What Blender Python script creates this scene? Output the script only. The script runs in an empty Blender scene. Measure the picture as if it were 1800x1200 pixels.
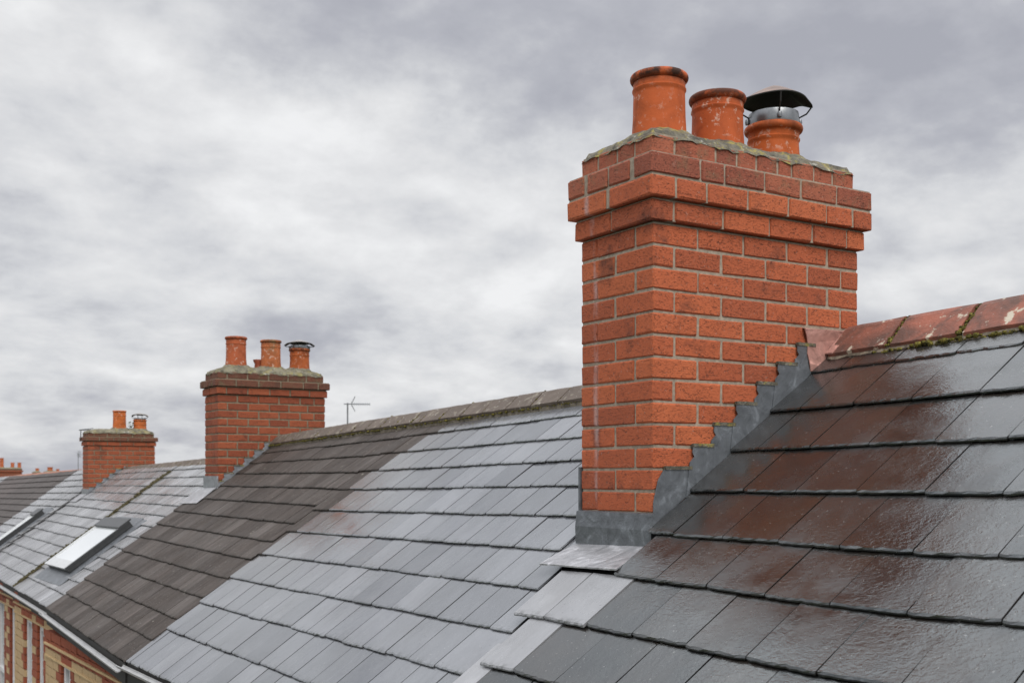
import bpy, math, random
from mathutils import Vector, Matrix
R = random.Random(7)
SC = bpy.context.scene
COL = SC.collection
sin, cos, pi = math.sin, math.cos, math.pi

# ------------------------------------------------------------------ camera
# world: X = across the terrace (front slope faces -X), Y = along the ridge, Z up; eye level is z = 0
YAW = math.radians(32)                       # optical axis turned from +Y towards +X
CAM = Vector((-3.1858, -2.9384, 0.0))
FWD = Vector((sin(YAW), cos(YAW), 0)); RGT = Vector((cos(YAW), -sin(YAW), 0)); UP = Vector((0, 0, 1))
cam = bpy.data.cameras.new('camera'); cam_o = bpy.data.objects.new('camera', cam); COL.objects.link(cam_o)
cam.sensor_width = 36; cam.lens = 40.0; cam.shift_y = 0.1306
cam.clip_start = .05; cam.clip_end = 4000
cam_o.location = CAM
cam_o.rotation_euler = (pi/2, 0, -YAW)
cam.dof.use_dof = True; cam.dof.focus_distance = 4.0; cam.dof.aperture_fstop = 6.3
SC.camera = cam_o

# ------------------------------------------------------------------ sky
def pixdir(x, y):
    return (FWD + RGT*((x-900)/2000) + UP*((835-y)/2000)).normalized()

class NT:
    """little node builder"""
    def __init__(s, tree): s.t = tree; s.n = tree.nodes; s.l = tree.links
    def node(s, typ, ins=None, **kw):
        n = s.n.new(typ)
        for k, v in kw.items(): setattr(n, k, v)
        for k, v in (ins or {}).items(): s.set(n.inputs[k], v)
        return n
    def set(s, sock, v):
        if isinstance(v, bpy.types.NodeSocket): s.l.new(v, sock)
        elif isinstance(v, bpy.types.Node): s.l.new(v.outputs[0], sock)
        else: sock.default_value = v
    def math(s, op, a, b=0.0, clamp=False):
        n = s.node('ShaderNodeMath', operation=op, use_clamp=clamp); s.set(n.inputs[0], a); s.set(n.inputs[1], b); return n.outputs[0]
    def vmath(s, op, a, b=(0, 0, 0)):
        n = s.node('ShaderNodeVectorMath', operation=op); s.set(n.inputs[0], a); s.set(n.inputs[1], b)
        return n.outputs['Value'] if op == 'DOT_PRODUCT' else n.outputs[0]
    def noise(s, vec, scale, detail=4, rough=.55, dist=0.0, out=0):
        n = s.node('ShaderNodeTexNoise', {'Scale': scale, 'Detail': detail, 'Roughness': rough, 'Distortion': dist}); s.set(n.inputs['Vector'], vec)
        return n.outputs[out]
    def ramp(s, fac, stops):
        n = s.node('ShaderNodeValToRGB'); cr = n.color_ramp
        while len(cr.elements) > 1: cr.elements.remove(cr.elements[-1])
        for i, (p, c) in enumerate(stops):
            e = cr.elements[0] if i == 0 else cr.elements.new(p)
            e.position = p
            if not hasattr(c, '__len__'): c = (c, c, c)
            e.color = (c[0], c[1], c[2], 1)
        s.set(n.inputs[0], fac); return n.outputs[0]
    def mix(s, fac, a, b, mode='MIX'):
        n = s.node('ShaderNodeMix', data_type='RGBA', blend_type=mode)
        for i, v in ((0, fac), (6, a), (7, b)):
            if not isinstance(v, (bpy.types.NodeSocket, bpy.types.Node, int, float)) and len(v) == 3: v = (*v, 1)
            s.set(n.inputs[i], v)
        return n.outputs[2]
    def mapr(s, v, a, b, c, d, smooth=False):
        n = s.node('ShaderNodeMapRange', clamp=True, interpolation_type='SMOOTHSTEP' if smooth else 'LINEAR')
        s.set(n.inputs[0], v)
        for i, x in enumerate((a, b, c, d)): n.inputs[1+i].default_value = x
        return n.outputs[0]

W = bpy.data.worlds.new('World'); SC.world = W; W.use_nodes = True
W.node_tree.nodes.clear(); w = NT(W.node_tree)
tc = w.node('ShaderNodeTexCoord'); D = tc.outputs['Generated']
sep = w.node('ShaderNodeSeparateXYZ', {0: D})
den = w.math('ADD', w.math('MAXIMUM', sep.outputs[2], 0.0), .30)
plane = w.node('ShaderNodeCombineXYZ', {0: w.math('DIVIDE', sep.outputs[0], den), 1: w.math('DIVIDE', sep.outputs[1], den), 2: 3.7})
n1 = w.noise(plane, 1.0, 6, .52, .1)
n2 = w.noise(w.vmath('ADD', plane, (13.1, 4.2, 1.0)), 4.0, 8, .60, .12)
pl2 = w.vmath('MULTIPLY', plane, (1.075, 1.075, 1.0))          # the same cloud seen a little lower: gives lit tops and grey bases
nA = w.noise(plane, 2.3, 7, .55, .1); nB = w.noise(pl2, 2.3, 7, .55, .1)
val = w.math('ADD', w.math('MULTIPLY', w.math('SUBTRACT', nB, nA), .75), w.math('ADD', w.math('MULTIPLY', n1, .55), w.math('ADD', w.math('MULTIPLY', n2, .62), -.085)))
warp = w.vmath('ADD', D, w.vmath('MULTIPLY', w.vmath('SUBTRACT', w.noise(D, 9, 6, .62, 0, 1), (.5, .5, .5)), (.20, .20, .20)))
# the larger cloud banks of that day, by direction: (direction, tightness, lighter / darker)
for (x, y, k, a) in ((680, 70, 70, -.17), (1000, 10, 80, -.13), (1330, 90, 60, -.15), (1700, 150, 60, -.11), (430, 70, 260, -.07),
                     (80, 150, 120, .13), (520, 230, 220, .14), (400, 340, 160, .09), (760, 320, 160, .08), (560, 440, 150, .04), (900, 560, 260, .12), (830, 420, 120, .05),
                     (470, 470, 190, -.08), (280, 530, 220, -.07), (760, 490, 300, -.08), (820, 640, 260, .07), (1650, 480, 150, .08),
                     (300, 590, 300, .07), (1120, 330, 120, .02), (160, 640, 160, .01)):
    d = pixdir(x, y)
    e = w.math('POWER', 2.718, w.math('MULTIPLY', w.math('SUBTRACT', w.vmath('DOT_PRODUCT', w.vmath('NORMALIZE', warp), tuple(d)), 1.0), float(k)*1.6))
    val = w.math('ADD', val, w.math('MULTIPLY', e, a))
cloud = w.ramp(val, [(.23, (.41, .42, .472)), (.35, (.485, .495, .543)), (.44, (.585, .595, .63)), (.52, (.685, .695, .72)), (.61, (.77, .775, .79)), (.76, (.90, .905, .915))])
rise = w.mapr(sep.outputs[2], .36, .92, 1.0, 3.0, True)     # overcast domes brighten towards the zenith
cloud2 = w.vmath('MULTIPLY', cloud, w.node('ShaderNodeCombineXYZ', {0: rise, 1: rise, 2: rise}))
sky_t = w.node('ShaderNodeTexSky', sky_type='NISHITA', sun_disc=False)
sky_t.sun_elevation = math.radians(48); sky_t.sun_rotation = math.radians(200)
skyc = w.vmath('MULTIPLY', sky_t, (.06, .06, .06))
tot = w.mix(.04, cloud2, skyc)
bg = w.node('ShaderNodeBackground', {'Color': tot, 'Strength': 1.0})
w.node('ShaderNodeOutputWorld', {0: bg})
W.cycles.sampling_method = 'MANUAL'; W.cycles.sample_map_resolution = 512

# ------------------------------------------------------------------ sun behind the cloud, exposure
sun = bpy.data.lights.new('sun', 'SUN'); sun_o = bpy.data.objects.new('sun', sun); COL.objects.link(sun_o)
sun.energy = 1.5; sun.angle = math.radians(35); sun.color = (1, .96, .90)
sd = Vector((.16, .80, -.85)).normalized()                 # the way the light travels
sun_o.rotation_euler = sd.to_track_quat('-Z', 'Y').to_euler()
SC.view_settings.view_transform = 'Standard'; SC.view_settings.look = 'None'
SC.view_settings.exposure = 0; SC.view_settings.gamma = 1; SC.view_settings.use_curve_mapping = False
SC.render.engine = 'CYCLES'; SC.cycles.max_bounces = 6; SC.cycles.use_denoising = True

# ------------------------------------------------------------------ helpers
def link(o, parent=None):
    COL.objects.link(o)
    if parent is not None: o.parent = parent
    return o
def thing(name, label, cat, loc=(0, 0, 0), group=None):
    o = bpy.data.objects.new(name, None); o.location = loc; o.empty_display_size = .2
    o['label'] = label; o['category'] = cat
    if group: o['group'] = group
    return link(o)
def root_loc(p):
    v = Vector((0, 0, 0))
    while p is not None: v += p.location; p = p.parent
    return v
class MB:
    def __init__(s): s.v = []; s.f = []; s.m = []
    def add(s, vs, fs, mi=0):
        o = len(s.v); s.v += [tuple(x) for x in vs]; s.f += [tuple(o+i for i in f) for f in fs]; s.m += [mi]*len(fs)
    def box(s, a, b, mi=0, M=None):
        x0, y0, z0 = a; x1, y1, z1 = b
        vs = [Vector(p) for p in ((x0,y0,z0),(x1,y0,z0),(x1,y1,z0),(x0,y1,z0),(x0,y0,z1),(x1,y0,z1),(x1,y1,z1),(x0,y1,z1))]
        if M is not None: vs = [M @ p for p in vs]
        s.add(vs, [(0,3,2,1),(4,5,6,7),(0,1,5,4),(1,2,6,5),(2,3,7,6),(3,0,4,7)], mi)
    def hexa(s, vs, mi=0):      # 4 bottom, 4 top
        s.add(vs, [(0,3,2,1),(4,5,6,7),(0,1,5,4),(1,2,6,5),(2,3,7,6),(3,0,4,7)], mi)
    def prism(s, poly, off, mi=0):   # polygon (3d points) extruded by vector
        n = len(poly); off = Vector(off)
        s.add(list(map(Vector, poly)) + [Vector(p)+off for p in poly],
              [tuple(range(n))[::-1], tuple(range(n, 2*n))] + [(i, (i+1) % n, n+(i+1) % n, n+i) for i in range(n)], mi)
    def tube(s, pts, r, n=8, mi=0):
        pts = [Vector(p) for p in pts]; rings = []
        for i, p in enumerate(pts):
            t = (pts[min(i+1, len(pts)-1)] - pts[max(i-1, 0)]).normalized()
            a = t.orthogonal().normalized() if i == 0 else (a - t*a.dot(t)).normalized()
            b = t.cross(a); rr = r[i] if hasattr(r, '__len__') else r
            rings.append([p + a*cos(2*pi*k/n)*rr + b*sin(2*pi*k/n)*rr for k in range(n)])
        vs = [q for g in rings for q in g]; fs = []
        for i in range(len(pts)-1):
            for k in range(n): fs.append((i*n+k, i*n+(k+1) % n, (i+1)*n+(k+1) % n, (i+1)*n+k))
        fs += [tuple(range(n))[::-1], tuple((len(pts)-1)*n+k for k in range(n))]
        s.add(vs, fs, mi)
    def lathe(s, prof, c, n=40, mi=0, wob=None):
        c = Vector(c); vs = []; fs = []
        for j, (r, z) in enumerate(prof):
            for k in range(n):
                a = 2*pi*k/n; rr = r*(1 + (wob(a, z) if wob else 0))
                vs.append(c + Vector((rr*cos(a), rr*sin(a), z)))
        for j in range(len(prof)-1):
            for k in range(n): fs.append((j*n+k, j*n+(k+1) % n, (j+1)*n+(k+1) % n, (j+1)*n+k))
        s.add(vs, fs, mi)
    def build(s, name, mats, parent=None, smooth=None, world=True, fix=True):
        base = root_loc(parent) if (parent is not None and world) else Vector((0, 0, 0))
        me = bpy.data.meshes.new(name)
        me.from_pydata([tuple(Vector(p)-base) for p in s.v], [], s.f)
        if not isinstance(mats, (list, tuple)): mats = [mats]
        for m in mats: me.materials.append(m)
        if any(s.m): me.polygons.foreach_set('material_index', s.m)
        if fix:
            import bmesh
            b = bmesh.new(); b.from_mesh(me); bmesh.ops.recalc_face_normals(b, faces=b.faces); b.to_mesh(me); b.free()
        if smooth is not None:
            me.polygons.foreach_set('use_smooth', [True]*len(me.polygons))
            if smooth > 0: me.set_sharp_from_angle(angle=math.radians(smooth))
        me.update()
        return link(bpy.data.objects.new(name, me), parent)
def part_copy(name, me, M, parent):
    o = bpy.data.objects.new(name, me); link(o, parent)
    o.matrix_basis = Matrix.Translation(-root_loc(parent)) @ M
    return o

# ------------------------------------------------------------------ materials
def material(name):
    m = bpy.data.materials.new(name); m.use_nodes = True; m.node_tree.nodes.clear()
    t = NT(m.node_tree)
    p = t.node('ShaderNodeBsdfPrincipled'); t.node('ShaderNodeOutputMaterial', {0: p.outputs[0]})
    t.geo = t.node('ShaderNodeNewGeometry'); t.pos = t.geo.outputs['Position']
    t.obi = t.node('ShaderNodeObjectInfo'); t.rnd = t.obi.outputs['Random']
    return m, t, p
def bump(t, p, h, strength, dist):
    b = t.node('ShaderNodeBump', {'Strength': strength, 'Distance': dist, 'Height': h}); t.set(p.inputs['Normal'], b.outputs[0])
def plain(name, col, rough=.5, metal=0.0, noise=.15, scale=30, bumpd=0.0, ior=1.5):
    m, t, p = material(name)
    n = t.noise(t.pos, scale, 5, .6)
    lo = tuple(c*(1-noise) for c in col); hi = tuple(min(1, c*(1+noise)) for c in col)
    t.set(p.inputs['Base Color'], t.ramp(n, [(.3, lo), (.7, hi)]))
    p.inputs['Roughness'].default_value = rough; p.inputs['Metallic'].default_value = metal; p.inputs['IOR'].default_value = ior
    if bumpd: bump(t, p, n, .6, bumpd)
    return m

def brick_mat(name, base, dark, pale, soot=.5, moss=0.0):
    m, t, p = material(name)
    v = t.vmath('ADD', t.pos, w_rand(t))
    st = t.vmath('MULTIPLY', v, (1, 1, 2.6))
    scratch = t.noise(st, 70, 3, .6, 1.4)
    tone = t.noise(v, 9, 4, .6)
    obj = t.ramp(t.rnd, [(0, (base[0]*.68, base[1]*.70, base[2]*.8)), (.18, (base[0]*.80, base[1]*.80, base[2]*.85)), (.6, base), (1, (min(1, base[0]*1.12), base[1]*1.22, base[2]*1.2))])
    c = t.mix(t.mapr(tone, .35, .75, 0, .55), obj, tuple(b*.74 for b in base))
    c = t.mix(t.mapr(scratch, .60, .68, 0, .6), c, dark)
    c = t.mix(t.mapr(t.noise(v, 120, 2, .5), .66, .74, 0, .45), c, pale)
    big = t.noise(t.pos, 5.5, 5, .62)
    c = t.mix(t.mapr(big, .575, .73, 0, soot), c, dark)
    pl = t.noise(t.vmath('ADD', t.pos, (5, 2, 9)), 7, 6, .7)
    c = t.mix(t.mapr(pl, .66, .78, 0, .42), c, pale)
    if name == 'red_brick':
        sp = t.node('ShaderNodeSeparateXYZ', {0: t.pos})
        yy = t.math('ABSOLUTE', t.math('SUBTRACT', t.math('ADD', sp.outputs[1], t.math('MULTIPLY', t.noise(t.pos, 8, 3), .03)), .335))
        run = t.math('MULTIPLY', t.mapr(yy, .004, .018, .7, 0), t.mapr(sp.outputs[0], -.79, -.78, 1, 0))
        c = t.mix(t.math('MULTIPLY', run, t.mapr(t.noise(t.vmath('MULTIPLY', t.pos, (1, 1, .35)), 16, 4, .6), .42, .6, 0, 1)), c, (.52, .36, .34))
    if moss:
        c = t.mix(t.mapr(t.noise(t.pos, 14, 5, .7), .52, .66, 0, moss), c, (.16, .14, .075))
    t.set(p.inputs['Base Color'], c); p.inputs['Roughness'].default_value = .85
    bump(t, p, t.math('SUBTRACT', t.noise(v, 160, 3, .6), t.math('MULTIPLY', t.mapr(scratch, .56, .68, 0, 1), 1.2)), .8, .0035)
    return m
def w_rand(t):
    return t.vmath('MULTIPLY', t.node('ShaderNodeCombineXYZ', {0: t.rnd, 1: t.rnd, 2: t.rnd}).outputs[0], (17.3, 31.7, 11.9))

def slate_mat(name, cols, rough, ior, bscale, bstr, speck=.3, streak=.3, brown=0.0, lichen=0.0, stain=None, tint=(.92, .97, 1)):
    """cols: colour stops over the per-slate random value. Local x runs along the course, y up the slope."""
    m, t, p = material(name)
    oc = t.node('ShaderNodeTexCoord').outputs['Object']
    v = t.vmath('ADD', oc, w_rand(t))
    base = t.ramp(t.rnd, cols)
    tone = t.noise(t.pos, 2.6, 5, .6)
    c = t.mix(t.mapr(tone, .42, .66, 0, .65), base, t.vmath('MULTIPLY', base, (.62, .61, .60)))
    if brown: c = t.mix(t.mapr(t.noise(v, 3.0, 4, .6), .45, .72, 0, brown), c, (.040, .026, .017))
    sv = t.vmath('MULTIPLY', v, (38, 2.4, 1))
    sn = t.noise(sv, 1.0, 5, .65)
    c = t.mix(t.mapr(sn, .52, .72, 0, streak), c, t.vmath('MULTIPLY', base, (1.75, 1.75, 1.8)))
    c = t.mix(t.mapr(sn, .47, .30, 0, streak), c, t.vmath('MULTIPLY', base, (.5, .5, .5)))
    ly = t.node('ShaderNodeSeparateXYZ', {0: oc}).outputs[1]          # dirt and algae gathered along the lower edge
    c = t.mix(t.math('MULTIPLY', t.mapr(ly, .002, .030, 1, 0), t.mapr(t.noise(t.vmath('MULTIPLY', t.pos, (1, 1.6, 1)), 26, 5, .7), .46, .62, 0, .75)), c, (.030, .029, .024))
    c = t.mix(t.mapr(t.noise(t.vmath('ADD', t.pos, (9, 3, 1)), 7.5, 6, .68), .58, .72, 0, .28), c, t.vmath('MULTIPLY', base, (1.5, 1.5, 1.48)))
    sp = t.noise(v, 95, 2, .5)
    c = t.mix(t.mapr(sp, .69, .74, 0, speck), c, (.42, .42, .40))
    c = t.mix(t.mapr(t.noise(v, 60, 2, .5), .70, .75, 0, speck*1.4), c, (.012, .012, .013))
    if stain:                                            # old brown dirt creeping over from the neighbouring roof
        sp_ = t.node('ShaderNodeSeparateXYZ', {0: t.pos})
        e = t.math('ADD', sp_.outputs[1], t.math('ADD', t.math('MULTIPLY', t.math('SUBTRACT', t.noise(t.pos, 1.8, 4, .6), .5), 1.5), t.math('MULTIPLY', t.math('SUBTRACT', sn, .5), .7)))
        k_ = t.math('MULTIPLY', t.mapr(e, stain[0], stain[1], 0, .9), t.mapr(sp_.outputs[0], -1.25, -.8, .15, 1))
        c = t.mix(k_, c, (.105, .093, .088))
    if lichen: c = t.mix(t.mapr(t.noise(t.pos, 30, 4, .7), .66, .72, 0, lichen), c, (.34, .32, .27))
    t.set(p.inputs['Base Color'], c)
    t.set(p.inputs['Roughness'], t.mapr(t.noise(t.pos, 5, 5, .65), .32, .68, rough[0], rough[1]))
    p.inputs['IOR'].default_value = ior; p.inputs['Specular Tint'].default_value = (*tint, 1)
    h = t.math('ADD', t.math('MULTIPLY', t.noise(t.vmath('MULTIPLY', v, (1, 1.5, 1)), bscale, 4, .55, .9), 1.0), t.math('MULTIPLY', t.noise(v, 9, 3, .5), 1.1))
    h = t.math('MULTIPLY', h, t.mapr(t.noise(t.pos, 3.3, 4, .6), .36, .62, .25, 1.2)); bump(t, p, h, bstr, .004)
    return m

M_BRICK = brick_mat('red_brick', (.50, .118, .044), (.045, .018, .014), (.40, .30, .25), .75)
M_BRICK_TOP = brick_mat('weathered_brick', (.37, .102, .054), (.040, .026, .020), (.42, .37, .30), .7, .45)
M_BRICK2 = brick_mat('brown_red_brick', (.34, .082, .034), (.045, .022, .016), (.28, .2, .15), .7)
M_BRICK2_TOP = brick_mat('dark_weathered_brick', (.17, .062, .036), (.040, .030, .022), (.22, .2, .13), .6, .7)
M_CREAM = brick_mat('cream_brick', (.62, .43, .22), (.22, .15, .08), (.6, .5, .34), .4)
M_MORTAR = plain('mortar', (.34, .28, .215), .95, 0, .3, 60, .003)
M_MORTAR_D = plain('dark_mortar', (.21, .175, .12), .95, 0, .35, 60, .003)
M_SLATE_NEAR = slate_mat('wet_dark_slate', [(0, (.012, .0118, .0108)), (.5, (.0165, .0165, .0162)), (1, (.031, .029, .027))], (.07, .36), 2.0, 66, .30, .25, .16, .5, 0, None, (.88, .96, 1))
M_SLATE_PALE = slate_mat('pale_wet_slate', [(0, (.105, .106, .116)), (.3, (.145, .147, .158)), (.7, (.172, .174, .187)), (1, (.215, .217, .231))], (.06, .24), 2.85, 44, .20, .22, .10, 0, 0, (2.0, 3.15))
M_SLATE_BROWN = slate_mat('dry_brown_slate', [(0, (.052, .041, .035)), (.5, (.068, .055, .048)), (1, (.090, .076, .068))], (.55, .8), 1.28, 60, .4, .5, .8, 0, .8)
M_SLATE_STREAK = slate_mat('streaked_grey_slate', [(0, (.18, .175, .178)), (.5, (.225, .222, .225)), (1, (.29, .288, .295))], (.18, .38), 2.1, 45, .3, .2, .75, .12, .3)
M_SLATE_FAR = slate_mat('far_brown_slate', [(0, (.085, .068, .062)), (1, (.10, .084, .078))], (.6, .8), 1.4, 60, .3, .2, .3)
M_DECK = plain('underfelt', (.018, .017, .017), .9)
M_WALL = plain('rendered_wall', (.30, .25, .20), .9, 0, .2, 6)

def lead_mat(name, col, rough, metal):
    m, t, p = material(name)
    n = t.noise(t.pos, 11, 6, .62, 1.6)
    c = t.ramp(n, [(.26, tuple(x*.6 for x in col)), (.48, col), (.58, tuple(x*1.15 for x in col)), (.68, tuple(min(.8, x*1.75) for x in col))])
    t.set(p.inputs['Base Color'], c); p.inputs['Roughness'].default_value = rough; p.inputs['Metallic'].default_value = metal
    bump(t, p, t.noise(t.pos, 16, 4, .6, .8), .5, .012)
    return m
M_LEAD = lead_mat('lead', (.135, .145, .158), .42, .35)
M_LEAD_PALE = lead_mat('pale_wet_lead', (.36, .36, .375), .30, .35)
M_LEAD_PINK = lead_mat('pink_stained_lead', (.44, .23, .19), .5, .1)

def pot_mat(name, base, top_z, rim_soot=.8, moss=0.0):
    m, t, p = material(name)
    n = t.noise(t.pos, 11, 5, .6, .6)
    c = t.ramp(n, [(.28, tuple(x*.60 for x in base)), (.5, base), (.72, tuple(min(1, x*1.18) for x in base))])
    c = t.mix(t.math('MULTIPLY', t.mapr(t.noise(t.pos, 38, 4, .65), .57, .64, 0, .8), t.mapr(t.noise(t.pos, 9, 3, .5), .41, .55, .15, 1)), c, (.62, .42, .33))            # salts
    c = t.mix(t.mapr(t.noise(t.vmath('ADD', t.pos, (3, 1, 2)), 55, 3, .6), .66, .74, 0, .7), c, (.06, .03, .02))
    z = t.node('ShaderNodeSeparateXYZ', {0: t.pos}).outputs[2]
    rim = t.mapr(t.math('ADD', z, t.math('MULTIPLY', t.noise(t.pos, 26, 4, .6), .03)), top_z-.035, top_z-.004, 0, 1)
    soot = t.math('MULTIPLY', rim, t.mapr(t.noise(t.pos, 20, 4, .6), .38, .54, 0, rim_soot))
    c = t.mix(soot, c, (.028, .020, .016))
    if moss: c = t.mix(t.math('MULTIPLY', t.mapr(z, top_z-.16, top_z, 0, 1), t.mapr(t.noise(t.pos, 12, 5, .7), .46, .62, 0, moss)), c, (.17, .14, .07))
    t.set(p.inputs['Base Color'], c); p.inputs['Roughness'].default_value = .62; p.inputs['Specular IOR Level'].default_value = .15
    bump(t, p, t.noise(t.pos, 60, 4, .6), .35, .003)
    return m
def flaunch_mat(name, base, lich=.8):
    m, t, p = material(name)
    n = t.noise(t.pos, 22, 7, .7)
    c = t.ramp(n, [(.3, tuple(x*.35 for x in base)), (.5, base), (.68, tuple(x*1.7 for x in base))])
    c = t.mix(t.mapr(t.noise(t.vmath('ADD', t.pos, (4, 4, 4)), 15, 6, .75), .52, .60, 0, lich), c, (.33, .27, .06))   # yellow lichen
    c = t.mix(t.mapr(t.noise(t.vmath('ADD', t.pos, (1, 7, 2)), 19, 6, .72), .60, .68, 0, .7), c, (.55, .54, .48))
    t.set(p.inputs['Base Color'], c); p.inputs['Roughness'].default_value = .95
    bump(t, p, n, .9, .015)
    return m
M_FLAUNCH = flaunch_mat('lichened_mortar', (.125, .112, .084)); M_FLAUNCH2 = flaunch_mat('mossy_mortar', (.155, .142, .10), .4)
def ridge_mat(name, a, b, lich, dots):
    m, t, p = material(name)
    v = t.vmath('ADD', t.pos, w_rand(t))
    n = t.noise(v, 8, 6, .65, .8)
    c = t.ramp(n, [(.38, a), (.66, b)])
    c = t.mix(t.math('MULTIPLY', t.mapr(t.rnd, .25, .9, 0, 1), .45), c, a)
    c = t.mix(t.mapr(t.noise(t.vmath('ADD', v, (2, 5, 1)), 13, 5, .62), .585, .625, 0, lich), c, (.52, .48, .38))
    c = t.mix(t.mapr(t.noise(v, 55, 2, .5), .68, .72, 0, dots), c, (.5, .48, .44))
    t.set(p.inputs['Base Color'], c); p.inputs['Roughness'].default_value = .7
    bump(t, p, t.noise(v, 45, 5, .65), .6, .006)
    return m
M_RIDGE_RED = ridge_mat('red_clay_ridge', (.115, .055, .04), (.36, .115, .07), .9, .2)
M_RIDGE_BROWN = ridge_mat('brown_clay_ridge', (.085, .062, .046), (.135, .103, .080), .25, .8)
M_RIDGE_FAR = ridge_mat('pale_red_ridge', (.30, .13, .085), (.40, .17, .11), .3, .2)
def moss_mat():
    m, t, p = material('moss')
    n = t.noise(t.pos, 70, 5, .7)
    t.set(p.inputs['Base Color'], t.ramp(n, [(.32, (.025, .022, .012)), (.47, (.105, .092, .018)), (.60, (.27, .225, .04)), (.72, (.34, .31, .13))]))
    p.inputs['Roughness'].default_value = 1.0
    bump(t, p, n, 1.0, .012)
    return m
M_MOSS = moss_mat()
M_BED = plain('ridge_bedding', (.16, .135, .10), .95, 0, .6, 50, .01)
M_STEEL = plain('galvanised_steel', (.25, .26, .27), .32, .85, .25, 25)
M_COWL = plain('dark_cowl_underside', (.016, .015, .014), .7, .1, .4, 20)  # near-black colour for the hood's lower face
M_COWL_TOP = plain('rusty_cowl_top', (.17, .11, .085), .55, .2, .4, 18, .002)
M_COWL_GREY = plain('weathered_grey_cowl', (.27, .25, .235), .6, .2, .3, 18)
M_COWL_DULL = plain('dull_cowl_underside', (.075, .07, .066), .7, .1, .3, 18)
M_WIRE = plain('dark_wire', (.045, .043, .042), .45, .7)
M_ALU = plain('grey_aluminium', (.26, .27, .28), .45, .6)
M_WHITE = plain('white_paint', (.72, .72, .72), .35, 0, .06)
M_GUTTER = plain('pale_grey_gutter', (.34, .34, .34), .35, 0, .15, 8)
M_FASCIA = plain('shadow_dark_fascia', (.03, .028, .026), .7)  # near-black colour paints the shadow gap between slates and gutter
M_FRAME = plain('dark_grey_frame', (.060, .062, .064), .4, .3)
M_FRAME_L = plain('light_grey_cladding', (.62, .63, .63), .25, .2)
M_GLASS = plain('window_glass', (.045, .055, .065), .04, 0, .1, 3, 0, 1.8)
M_SKY_PANE = plain('sky_pale_glass', (.70, .72, .73), .05, 0, .03, 2, 0, 1.7)  # pale base colour paints in the sky mirrored by the skylight pane
M_INSIDE = plain('flue_inside', (.012, .010, .009), .95)
M_LEAF = plain('leaf', (.05, .075, .025), .7, 0, .5, 40)

# ------------------------------------------------------------------ roof helpers
SOILZ = -5.2
class Roof:
    def __init__(s, z0, g, m, xr=.06): s.z0, s.g, s.m, s.xr = z0, g, m, xr
    def P(s, l, y, h=0.0):
        n = Vector((-s.m, 0, 1)).normalized()
        return Vector((-l, y, s.z0 + s.g*y - s.m*l)) + n*h
    def h(s, l, y): return s.z0 + s.g*y - s.m*l

SLATE_CACHE = {}
def slate_mesh(key, wd, ln, th, mat, variants=7, jag=.0016):
    if key not in SLATE_CACHE:
        SLATE_CACHE[key] = []
        for k in range(variants):
            rr = random.Random(hash((round(wd*1000), round(ln*1000), k)) & 0xffff)
            n = 12; vs = []; fs = []
            c0 = rr.uniform(-.002, .002); chip = rr.choice((0, 0, 1)); cpos = rr.uniform(-.4, .4)
            for i in range(n+1):
                x = wd*(i/n-.5)
                y = c0*(i/n-.5)*2 + rr.uniform(-jag, jag)*.7
                if i in (0, n): y += rr.uniform(0, jag*2)
                if chip and abs(x/wd-cpos) < .07: y += jag*2.2
                b = rr.uniform(.003, .0085)               # dressed (bevelled) bottom edge
                vs += [(x, y+rr.uniform(-jag, jag)*.4, 0), (x, y+rr.uniform(0, .0015), th*.55), (x, y+b, th), (x+rr.uniform(-.0005, .0005), ln, th), (x, ln, 0)]
            for i in range(n):
                a, b2 = i*5, (i+1)*5
                fs += [(a, b2, b2+1, a+1), (a+1, b2+1, b2+2, a+2), (a+2, b2+2, b2+3, a+3), (a+3, b2+3, b2+4, a+4), (a+4, b2+4, b2, a)]
            fs += [(0, 1, 2, 3, 4), tuple(n*5+q for q in (4, 3, 2, 1, 0))]
            me = bpy.data.meshes.new('slate'); me.from_pydata(vs, [], fs); me.materials.append(mat); me.update()
            SLATE_CACHE[key].append(me)
    return SLATE_CACHE[key]

def slate_frame(roof, lf, y0, y1, lift, gauge, wob=1.0):
    """matrix of a slate whose lower edge runs from y0 (nearer) to y1 at l = lf(y)"""
    a = roof.P(lf(y0), y0); b = roof.P(lf(y1), y1)
    ex = (a - b).normalized()                      # local x towards the viewer's right (-Y)
    up = Vector((1, 0, roof.m)).normalized()
    n = ex.cross(up).normalized(); up = n.cross(ex).normalized()
    tilt = math.atan2(lift, gauge) + R.gauss(0, .004)*wob
    up2 = (up*cos(tilt) - n*sin(tilt)).normalized(); n2 = ex.cross(up2).normalized()
    c = (a+b)/2 + n*(lift + R.uniform(-.0008, .0012)*wob) + up*R.gauss(0, .0018)*wob
    rot = R.gauss(0, .003)*wob
    ex2 = ex*cos(rot) + up2*sin(rot); up3 = n2.cross(ex2)
    M = Matrix.Identity(4)
    for i in range(3): M[i][0] = ex2[i]; M[i][1] = up3[i]; M[i][2] = n2[i]; M[i][3] = c[i]
    return M
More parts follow.
